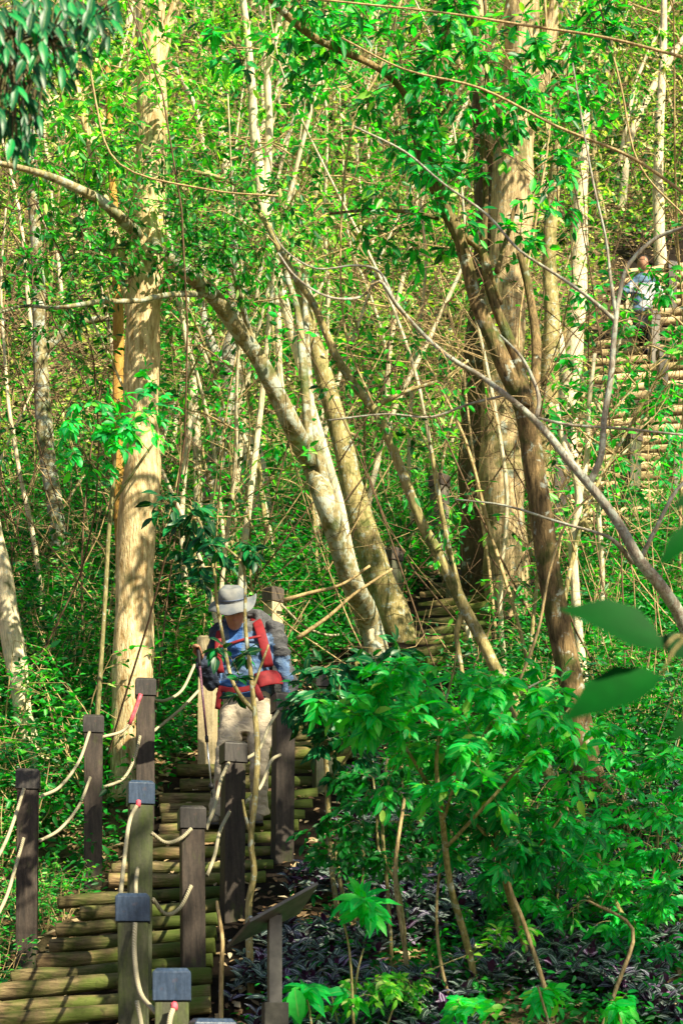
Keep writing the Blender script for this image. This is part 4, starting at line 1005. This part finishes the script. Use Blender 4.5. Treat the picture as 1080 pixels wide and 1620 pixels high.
# large dark leaves close to the camera on the right, and the glossy ones top left
def near_leaf_plant(name, label, stem, leaves, mat, D0, bark='bark_green'):
    pts, rad = limb_world(stem, D0); root = empty(name, (pts[0].x, pts[0].y, gz(pts[0].x, pts[0].y)), label, 'shrub')
    pts.insert(0, Vector((pts[0].x, pts[0].y, gz(pts[0].x, pts[0].y)-.1))); rad.insert(0, rad[0]*1.2)
    mb = MB(); mb.tube(pts, rad, 8, 4); mb.build('stem', M[bark], root)
    lb = LB(); tw = MB()
    for (x0,y0,x1,y1,wd,D,c) in leaves:
        a, b = P(x0,y0,D), P(x1,y1,D-.02)
        lb.add(a, b-a, Vector((.25,-1,.55))+rv(.1), (b-a).length, wd, c)
        q = min(pts, key=lambda p: (p-a).length); tw.tube([q, q.lerp(a,.5)+Vector((0,0,.01)), a], [.003,.0025,.002], 5, 2)
    build_leaves('foliage', lb, 'near', M[mat], root, tw, M[bark]); return root
near_leaf_plant('close_shrub', 'out of focus big dark green leaves hanging in at the right edge', 
 [(1180,1900,22),(1160,1500,20),(1150,1200,16),(1120,1050,12),(1085,1010,9),(1120,900,7),(1130,800,5)],
 [(1050,1025,896,944,1.3,2.5,.5),(1045,1068,890,1122,1.2,2.5,.9),(1120,1050,1025,1000,1.25,2.55,.1),(1130,820,1040,885,.95,2.5,.8),(1130,1120,1062,1165,1.0,2.5,.6),(1120,770,1066,800,1.,2.5,.5),(1140,1290,1070,1310,1.,2.5,.4)], 'leaf_near', 2.5)
L = []
for i in range(280):
    cx, cy, rx, ry = random.choice([(70,40,110,50),(45,95,90,45),(22,180,45,60),(100,15,100,35)])
    a = random.uniform(0, 6.28); q = random.random()**.5
    x, y = cx+rx*q*math.cos(a), cy+ry*q*math.sin(a)
    dx = random.uniform(-.3,1.); dy = random.uniform(.25,1.2); s_ = random.uniform(22,40)/math.hypot(dx,dy)
    L.append((x, y, x+dx*s_, y+dy*s_, random.uniform(.6,.85), random.uniform(4.8,5.5), random.random()))
near_leaf_plant('overhanging_branch', 'dark glossy leaves hanging in at the top left corner',
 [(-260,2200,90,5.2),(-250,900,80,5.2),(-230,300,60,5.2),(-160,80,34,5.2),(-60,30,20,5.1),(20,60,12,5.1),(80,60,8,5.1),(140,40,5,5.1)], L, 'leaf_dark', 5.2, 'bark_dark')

# ================================================================== hillside: prototypes copied many times
def proto_sapling(name, label, cat, H, r, nb, nl, leaf, bark, lm, spread, seed, z0=.3, lean=.3, group=None):
    random.seed(seed)
    root = empty(name, (0,0,0), label, cat, group)
    pts = [Vector((0,0,-.25))]; rad = [r*1.15]; p = Vector((0,0,0)); d = Vector((random.uniform(-lean,lean), random.uniform(-lean,lean)*.5, 1))
    k = 7
    for i in range(k+1):
        pts.append(p.copy()); rad.append(r*(1-.8*i/k)); p = p+d.normalized()*(H/k); d += rv(.13)
    mb = MB(); tp = mb.tube(pts, rad, 7, 3, .15); mb.build('trunk', M[bark], root)
    lb, tw = LB(), MB()
    for i in range(nb):
        t = z0+(1-z0)*(i+random.random())/nb; q = tp[min(len(tp)-1, int(t*(len(tp)-1)))]
        a = random.uniform(0, 6.28); L_ = spread*(1.25-.8*t)*random.uniform(.6,1.1)
        e = q+Vector((math.cos(a)*L_, math.sin(a)*L_, L_*random.uniform(.1,.7)))
        cv = tw.tube(curve_between(q, e, .12), [r*.35, r*.25, r*.18, r*.08], 4, 3, cap=False)
        for j in range(3, len(cv), 2):
            b = cv[j]; f = b+rv(.22)*spread*.8; tw.tube([b, b.lerp(f,.5)+rv(.02), f], [r*.13, r*.1, r*.06], 3, 2, cap=False)
            twig_leaves(lb, b, f, nl, leaf, 1., .25)
        twig_leaves(lb, cv[-3], cv[-1], nl, leaf)
    build_leaves('crown', lb, 'mid', M[lm], root, tw, M['twig'])
    return root
def proto_shrub(name, label, cat, H, nst, nl, leaf, lm, seed, group=None, w=1.):
    random.seed(seed)
    root = empty(name, (0,0,0), label, cat, group); lb, tw = LB(), MB()
    for i in range(nst):
        a = random.uniform(0, 6.28); L_ = H*random.uniform(.6,1.1)
        e = Vector((math.cos(a)*L_*.45, math.sin(a)*L_*.45, L_))
        cv = tw.tube(curve_between(Vector((math.cos(a)*.03,math.sin(a)*.03,-.08)), e, .12), [.008,.006,.005,.002], 4, 3, cap=False)
        for j in range(3, len(cv)):
            b = cv[j]; f = b+Vector((random.gauss(0,.2),random.gauss(0,.2),random.gauss(.03,.08)))*H*.8
            tw.tube([b, f], [.003,.0015], 3, 1, cap=False); twig_leaves(lb, b, f, nl, leaf, w)
    tw.build('stems', M['twig'], root)
    build_leaves('foliage', lb, 'mid', M[lm], root); return root
def copy_tree(o, loc, rz, s):
    c = o.copy(); COL.objects.link(c); c.location = loc; c.rotation_euler = (0,0,rz); c.scale = (s,s,s)
    for ch in o.children:
        k = ch.copy(); COL.objects.link(k); k.parent = c
    return c
def scatter(protos, n, Dr, side, lab, cat, group, smin=.75, smax=1.3, seed=1, clear=1.0, pw=1.0):
    R = random.Random(seed); k = 0; tries = 0
    while k < n and tries < n*40:
        tries += 1
        D = Dr[0]+(Dr[1]-Dr[0])*R.random()**pw; px = R.uniform(*side); x = (px-540)/F*D
        if abs(x-xs(min(D,29.))) < clear*(1.2 if D > 20 else 1) and D < 29.5: continue
        o = R.choice(protos)
        if o.get('_used') is None:
            o['_used'] = 1; c = o; c.location = (x, D, gz(x, D)); s = R.uniform(smin, smax); c.scale = (s,s,s); c.rotation_euler = (0,0,R.uniform(0,6.28))
        else: c = copy_tree(o, (x, D, gz(x, D)), R.uniform(0, 6.28), R.uniform(smin, smax))
        c['label'] = lab; c['category'] = cat; c['group'] = group; k += 1
leafy = [proto_sapling('leafy_tree', 'x', 'tree', H, r, nb, 5, lf, b, lm, sp, 170+i, .35, .4) for i, (H, r, nb, b, lm, sp, lf) in enumerate([
    (5.5,.03,12,'bark_green','leaf_mid',1.3,.12),(4.2,.022,10,'bark_green','leaf_fore',1.1,.12),(6.5,.035,12,'bark_pale','leaf_mid',1.5,.13)])]
sap = [proto_sapling('understory_tree', 'x', 'tree', H, r, nb, 5, .10, b, lm, sp, 100+i) for i, (H, r, nb, b, lm, sp) in enumerate([
    (6.0,.045,16,'bark_pale','leaf_bg',1.5),(5.0,.03,14,'bark_pale','leaf_sun',1.2),(7.5,.06,18,'bark_green','leaf_bg',1.8),
    (4.0,.022,12,'bark_pale','leaf_bg',1.0),(6.5,.035,10,'bark_tan','leaf_sun',1.3),(8.5,.07,18,'bark_pale','leaf_bg',1.9)])]
thin = [proto_sapling('thin_tree', 'x', 'tree', H, r, nb, nl, .09, b, 'leaf_sun', sp, 140+i, .45, .5) for i, (H, r, nb, nl, b, sp) in enumerate([
    (6.0,.022,8,2,'bark_pale',1.1),(5.0,.016,7,1,'twig',1.),(7.5,.03,9,1,'bark_pale',1.3),(5.5,.02,8,2,'bark_green',1.2)])]
bush = [proto_shrub('hillside_bush', 'x', 'shrub', H, ns, 5, lf, lm, 200+i) for i, (H, ns, lf, lm) in enumerate([
    (1.2,7,.10,'leaf_bg'),(.9,8,.085,'leaf_bg'),(1.5,7,.11,'leaf_sun'),(1.1,9,.08,'leaf_mid')])]
dbush = [proto_shrub('shade_bush', 'x', 'shrub', H, ns, 5, lf, lm, 230+i) for i, (H, ns, lf, lm) in enumerate([
    (.9,7,.085,'leaf_mid'),(.7,8,.07,'leaf_mid'),(1.1,6,.10,'leaf_dark'),(.8,8,.06,'leaf_mid')])]
#COUNTS
scatter(sap, 20, (24,46), (-60,360), 'sunlit slender tree with pale stem on the high slope behind the big left trunk', 'tree', 'slender trees high on the slope, left', seed=1)
scatter(sap, 22, (24,46), (360,740), 'sunlit slender tree with pale stem on the high slope in the upper middle', 'tree', 'slender trees high on the slope, middle', seed=2)
scatter(sap, 22, (25,46), (740,1140), 'sunlit slender tree with pale stem on the high slope at the upper right', 'tree', 'slender trees high on the slope, right', seed=3)
scatter(leafy, 11, (13.5,20), (-60,560), 'young tree with broad mid-green leaves in the left half behind the rail', 'tree', 'young broad-leaved trees, left', seed=21, clear=.9, smin=.6, smax=1.)
scatter(leafy, 7, (13.5,20), (540,850), 'young tree with broad mid-green leaves between the trunks on the right', 'tree', 'young broad-leaved trees, right', seed=22, clear=.9, smin=.6, smax=1.)
scatter(leafy, 34, (22,38), (-60,1140), 'dark green broad-leaved tree on the far slope', 'tree', 'dark green trees on the far slope', seed=23, clear=1.5, smin=.7, smax=1.3)
scatter(leafy, 7, (14,19), (250,560), 'young broad-leaved tree between the hiker and the leaning trunks', 'tree', 'young broad-leaved trees, centre', seed=24, clear=.9, smin=.7, smax=1.1)
scatter(thin, 14, (15,30), (-40,700), 'thin nearly bare sapling stem among the middle-distance trunks', 'sapling', 'thin bare saplings in the middle distance', seed=4, clear=.7)
scatter(thin, 9, (14,26), (640,1100), 'thin nearly bare sapling stem near the thick furrowed trunk', 'sapling', 'thin bare saplings on the right', seed=5, clear=.5, smin=.6)
scatter(bush, 60, (20,45), (-60,560), 'yellow-green bush on the sunlit slope, left half', 'shrub', 'sunlit bushes on the left slope', seed=6, clear=1.3)
scatter(bush, 56, (21,45), (560,1140), 'yellow-green bush on the sunlit slope, right half', 'shrub', 'sunlit bushes on the right slope', seed=7, clear=1.4, smax=1.1)
scatter(dbush, 70, (12.2,20), (-60,330), 'dark green shade bush left of the hiker behind the rope rail', 'shrub', 'shade bushes behind the left rail', seed=8, clear=1.05)
scatter(dbush, 46, (14.5,22), (330,760), 'dark green shade bush behind the hiker', 'shrub', 'shade bushes behind the hiker', seed=9, clear=.9, smax=1.)
scatter(dbush, 34, (12.5,20), (800,1120), 'green shade bush right of the dark forked trunk', 'shrub', 'shade bushes on the right', seed=10, clear=.9, smax=.9)
scatter(dbush, 18, (9.6,12.2), (-80,160), 'small dark bush at the foot of the left rail posts', 'shrub', 'small bushes under the left rail', seed=11, clear=.95, smin=.4, smax=.6)
scatter(dbush, 22, (10.2,13.0), (700,1150), 'leafy bush among the striped plants at the lower right', 'shrub', 'bushes among the striped plants', seed=12, clear=.9, smin=.45, smax=.85)
for o in sap+thin+bush+dbush+leafy:
    if '_used' in o: del o['_used']
for o in list(COL.objects):
    if '_used' in o: del o['_used']

# hanging vines
for k, (pts, lab) in enumerate([
  ([(640,-20,4,12),(600,110,4),(560,190,4),(540,340,3),(545,520,3),(590,640,3)], 'thin looping vine in the upper middle'),
  ([(860,-20,4,13),(870,180,3),(850,330,4),(820,520,3),(832,640,3)], 'thin vine hanging beside the thick trunk'),
  ([(130,-20,3,11),(150,150,3),(190,260,3),(330,300,3),(440,310,3)], 'thin vine sagging across the upper left'),
  ([(940,-20,4,11),(980,130,3),(1010,260,3),(1090,350,3)], 'thin vine crossing the upper right corner'),
  ([(1078,90,5,9.5),(960,60,4),(830,40,4),(700,20,3),(560,5,3),(420,-10,3)], 'long bare twig running across the top'),
  ([(1100,320,5,9.5),(1000,250,5),(880,200,4),(760,140,4),(640,110,3),(540,60,3)], 'long green-brown twig sloping across the upper right'),
  ([(820,1080,5,11),(850,1000,5),(870,900,4),(900,820,4),(960,760,3)], 'curved twig beside the dark forked trunk'),
  ([(448,950,7,13.6),(490,938,6),(540,925,5),(585,895,4)], 'broken bare branch sticking out right of the hiker\'s hat'),
  ([(470,1010,8,14.5),(520,975,6),(560,940,5),(620,900,4)], 'fallen bare branch on the litter behind the hiker\'s arm')]):
    D = pts[0][3]; q, rr = limb_world([(p[0],p[1],p[2]) for p in pts], D); mb = MB(); mb.tube(q, rr, 6, 5, .1)
    o = mb.build('vine' if k < 4 or k == 6 else 'bare_twig', M['twig'], None, origin=q[0]); tag(o, lab, 'vine' if k < 4 or k == 6 else 'twig')

# ================================================================== countless small stuff
def scatter_leaves(name, label, cat, n, Dr, pxr, hgt, size, kind, mat, clumps, crad, pw, clear, flat=False, cr=(0,1), seed=5, keep=None):
    g_ = np.random.default_rng(seed)
    u = g_.random(clumps*3); D = Dr[0]+(Dr[1]-Dr[0])*u**pw; px = g_.uniform(pxr[0], pxr[1], clumps*3); x = (px-540)/F*D
    ok = (np.abs(x-xs(np.clip(D,6,34))) > clear) | (D > 29.5)
    if keep is not None: ok &= keep(x, D)
    x, D = x[ok][:clumps], D[ok][:clumps]
    m = len(x); per_ = n//m; ch = g_.random(m)**1.6*hgt; cc = g_.random(m)
    i = np.repeat(np.arange(m), per_); n = len(i)
    X_ = x[i]+g_.normal(0, crad, n); Y_ = D[i]+g_.normal(0, crad, n); ok = (np.abs(X_-xs(np.clip(Y_,6,34))) > clear*.8) | (Y_ > 29)
    X_, Y_, i = X_[ok], Y_[ok], i[ok]; n = len(i)
    Z_ = gz(X_, Y_)+.02+g_.random(n)*ch[i]*(1 if not flat else 0)
    if flat:
        nn_ = np.stack([g_.normal(0,.35,n), -.6+g_.normal(0,.35,n), np.ones(n)], 1); dd = g_.normal(0,1,(n,3)); dd[:,2] = dd[:,1]*.6
    else:
        dd = np.stack([g_.normal(0,1,n), g_.normal(0,1,n), g_.normal(-.1,.5,n)], 1)
        nn_ = np.array([.1,-.45,.7])+g_.normal(0,.38,(n,3))
    col = np.clip(cr[0]+(cr[1]-cr[0])*(.42*g_.random(n)+.58*cc[i]), 0, 1)
    lb = (np.stack([X_,Y_,Z_],1), dd, nn_, size*g_.uniform(.6,1.25,n), np.ones(n), col)
    o = build_leaves(name, lb, kind, mat); return tag(o, label, cat, kind='stuff')
scatter_leaves('undergrowth', 'dense sunlit leafy undergrowth covering the far slope', 'undergrowth', 260000, (21,62), (-120,1200), 1.1, .105, 'far', M['leaf_bg'], 5200, .30, .75, 1.15)
scatter_leaves('shaded_undergrowth', 'green leafy undergrowth on the shaded near slope', 'undergrowth', 120000, (11.8,23), (-120,1200), .95, .075, 'mid', M['leaf_mid'], 1900, .22, .8, .95, cr=(0,.85), seed=8)
scatter_leaves('leaf_litter', 'fallen dry leaves strewn over the slope', 'leaf litter', 90000, (8.5,45), (-120,1200), 0, .09, 'far', M['litter'], 6000, .5, .8, .85, True, seed=11)

def thicket(name, label, n, Dr, pxr, seed, hmin, hmax, mat, r0=.006):
    R = random.Random(seed); mb = MB()
    for i in range(n):
        D = R.uniform(*Dr); x = (R.uniform(*pxr)-540)/F*D
        if abs(x-xs(D)) < .9 and D < 29: continue
        h = R.uniform(hmin, hmax); a = R.uniform(0,6.28); l = R.uniform(.1,.8)*h; d = Vector((math.cos(a)*l, math.sin(a)*l*.5, h)); b = Vector((x, D, gz(x, D)-.05))
        o_ = Vector((R.gauss(0,.13), R.gauss(0,.1), 0))*h; rr = r0*R.uniform(.6,1.5)
        pt = mb.tube([b, b+d*.3+o_, b+d*.65+o_*1.2, b+d+Vector((0,0,-.1*h))], [rr, rr*.85, rr*.6, rr*.3], 4, 4, cap=False)
        for j in range(R.randint(5,10)):
            q = pt[R.randint(3, len(pt)-1)]; L_ = R.uniform(.3,1.3); a = R.uniform(0,6.28)
            e = q+Vector((math.cos(a), math.sin(a)*.6, R.uniform(-.35,.7)))*L_; m_ = q.lerp(e,.5)+Vector((R.gauss(0,.1),R.gauss(0,.1),R.gauss(0,.12)))*L_*2
            s_ = mb.tube([q, m_, e], [rr*.45, rr*.35, rr*.2], 3, 3, cap=False)
            for z_ in range(3):
                q2 = s_[R.randint(2, len(s_)-1)]; mb.tube([q2, q2+Vector((R.gauss(0,.2),R.gauss(0,.2),R.gauss(0,.2)))], [rr*.25, rr*.15], 3, 1, cap=False)
    o = mb.build(name, M[mat]); tag(o, label, 'twigs', kind='stuff')
thicket('twig_thicket', 'tangle of thin bare twigs filling the middle distance', 120, (14,26), (-60,1140), 61, 1.5, 5.5, 'twig')
thicket('near_twig_thicket', 'tangle of fine bare twigs hanging in front of the middle-distance trunks', 22, (12.2,15), (560,1140), 62, 1.5, 5.0, 'twig', .005)
thicket('dark_twig_thicket', 'thin darker twigs and creepers in the upper canopy gaps', 110, (13,20), (-60,1140), 63, 3.5, 8.0, 'twig_dark', .007)

scatter_leaves('low_herbs', 'low green herbs between the striped plants', 'undergrowth', 16000, (8.2,13.5), (380,1200), .35, .055, 'mid', M['leaf_mid'], 520, .13, 1., .9, cr=(0,.8), seed=18)
scatter_leaves('step_litter', 'few fallen leaves on the log steps', 'leaf litter', 420, (9,13.5), (60,520), 0, .06, 'mid', M['litter'], 420, .02, 1., -1, True, seed=31, keep=lambda x, D: np.abs(x-xs(D)) < .7)
# striped purple and silver ground cover
def zeb():
    g_ = np.random.default_rng(3); p, d, n_, s, c = [], [], [], [], []
    for k in range(7500):
        D = 7.4+6.0*g_.random()**1.1; px = g_.uniform(310, 1180); x = (px-540)/F*D
        if x-xs(D) < .72: continue
        if .5+.5*math.sin(x*3.1+1.3*math.sin(D*2.3))*math.sin(D*3.7+x) < .42+.2*(D>11.2)+.05*(x>1.6): continue
        z = gz(x, D)+g_.uniform(.03,.20); cc = g_.random(); a0 = g_.uniform(0,6.28)
        for j in range(5):
            a = a0+j*2.4; p.append((x+g_.normal(0,.012), D+g_.normal(0,.012), z+j*.006)); e = g_.uniform(.0,1.5)
            d.append((math.cos(a), math.sin(a)-.15, e-.15)); n_.append((-math.cos(a)*e*.6, -math.sin(a)*e*.6-.8, .8)); s.append(g_.uniform(.07,.115)); c.append(np.clip(cc*.6+.4*g_.random(),0,1))
    return tuple(map(np.array, (p, d, n_, s, np.full(len(p), .9), c)))
o = build_leaves('striped_groundcover', zeb(), 'near', M['zebrina']); tag(o, 'dark purple and silver striped leaves carpeting the ground at lower right', 'ground cover', kind='stuff')

# ================================================================== unseen trees added out of frame to shade the foreground and dapple the slope
def canopy(name, label, loc, H, R_, thick, n, leaf, seed, trunk=.16):
    random.seed(seed); root = empty(name, (loc[0], loc[1], gz(loc[0], loc[1])), label, 'tree')
    z0 = root.location.z; top = Vector((loc[2], loc[3], H)); mb = MB()
    tp = mb.tube([Vector((loc[0],loc[1],z0-.2)), Vector((loc[0],loc[1],z0+2)), Vector((loc[0],loc[1],z0)).lerp(top,.6)+Vector((0,0,.8)), top], [trunk,trunk*.85,trunk*.6,trunk*.3], 10, 4, .2); mb.build('trunk', M['bark_dark'], root)
    lb, tw = LB(), MB()
    for i in range(16):
        a = random.uniform(0,6.28); q = R_*random.random()**.5
        e = top+Vector((math.cos(a)*q, math.sin(a)*q, random.uniform(-.6,.6)*thick)); st = tp[random.randint(len(tp)//2, len(tp)-1)]
        cv = tw.tube(curve_between(st, e, .08), [.05,.035,.025,.01], 6, 3)
        for j in range(n//16):
            b = e+Vector((random.gauss(0,1)*R_*.22, random.gauss(0,1)*R_*.22, random.gauss(0,.4)*thick)); lb.add(b, rv(1), Vector((0,0,1))+rv(.5), leaf*random.uniform(.6,1.2), 1.3)
    build_leaves('crown', lb, 'mid', M['leaf_mid'], root, tw, M['twig']); return root
canopy('added_shade_tree', 'unseen tree added right of and behind the viewer to shade the foreground', (9.5,-2,7.8,.6), 10.6, 3.0, 1.0, 1700, .26, 31)
def dapple(label, base, tops, H, n, seed, lf=.17):  # builds an out-of-view tree added only to break up the sunlight
    random.seed(seed); root = empty('added_dapple_tree', (base[0], base[1], gz(*base)), label, 'tree'); z0 = root.location.z
    mb = MB(); mid = Vector((base[0], base[1], H-1.8)); mb.tube([Vector((base[0],base[1],z0-.2)), Vector((base[0]+.1,base[1],z0+3)), mid], [.17,.13,.09], 10, 4, .2); mb.build('trunk', M['bark_dark'], root)
    lb, tw = LB(), MB()
    for (x, y, r) in tops:
        e = Vector((x, y, H+random.uniform(-.5,.5))); cv = tw.tube(curve_between(mid, e, .06), [.05,.035,.02,.008], 5, 3)
        for c_ in range(7):
            q = e+Vector((random.gauss(0,r), random.gauss(0,r), random.gauss(0,.3))); tw.tube([cv[-3], q], [.01,.004], 3, 1)
            for k in range(n): lb.add(q+Vector((random.gauss(0,.17), random.gauss(0,.17), random.gauss(0,.12))), rv(1), Vector((0,0,1))+rv(.4), lf*random.uniform(.6,1.2), 1.3)
    build_leaves('crown', lb, 'mid', M['leaf_mid'], root, tw, M['twig'])
R2 = random.Random(77)
dapple('unseen tree added right of the path to dapple the light on the steps', (7.4,5.6), [(R2.uniform(4.6,9.5), R2.uniform(2.5,6.8), .7) for i in range(9)], 10.4, 30, 41)
dapple('unseen tree added further up on the right to dapple the lower slope', (9.5,11), [(R2.uniform(5,12), R2.uniform(9.5,14.5), .8) for i in range(9)], 13.0, 30, 43)
dapple('unseen tree added outside the right edge to dapple the middle of the hill', (12.5,18), [(R2.uniform(7,15), R2.uniform(15,22), .9) for i in range(6)], 19.5, 30, 45, .2)
dapple('unseen tree added outside the right edge to dapple the slope below the hilltop', (14,25), [(R2.uniform(9,19), R2.uniform(21,31), 1.1) for i in range(8)], 27.5, 30, 47, .24)

# ================================================================== light, sky, camera
sl = bpy.data.lights.new('sun', 'SUN'); sl.energy = 5.0; sl.angle = math.radians(.6); sl.color = (1., .90, .66)
so = bpy.data.objects.new('sun', sl); COL.objects.link(so); so.rotation_euler = SUN.to_track_quat('Z', 'Y').to_euler()
wd = bpy.data.worlds.new('World'); SC.world = wd; wd.use_nodes = True; nt = wd.node_tree
bgn = nt.nodes['Background']; sky = nt.nodes.new('ShaderNodeTexSky'); sky.sky_type = 'NISHITA'; sky.sun_disc = False
sky.sun_elevation = EL; sky.sun_rotation = math.pi-AZ; sky.air_density = 1.; sky.dust_density = 1.5
nt.links.new(sky.outputs[0], bgn.inputs[0]); bgn.inputs[1].default_value = .05
cd = bpy.data.cameras.new('camera'); cam = bpy.data.objects.new('camera', cd); COL.objects.link(cam)
cam.location = (0,0,EYE); cam.rotation_euler = (math.pi/2,0,0)
cd.sensor_fit = 'VERTICAL'; cd.sensor_height = 36; cd.lens = F*36/1620; cd.shift_y = (YH-810)/1620; cd.clip_end = 600; cd.clip_start = .1
cd.dof.use_dof = True; cd.dof.focus_distance = 12.3; cd.dof.aperture_fstop = 5.6
SC.camera = cam
SC.view_settings.view_transform = 'Standard'; SC.view_settings.look = 'None'; SC.view_settings.exposure = 0
c = SC.cycles; c.max_bounces = 6; c.diffuse_bounces = 2; c.glossy_bounces = 2; c.transmission_bounces = 3; c.sample_clamp_indirect = 6
c.use_denoising = True; c.film_exposure = 2.2
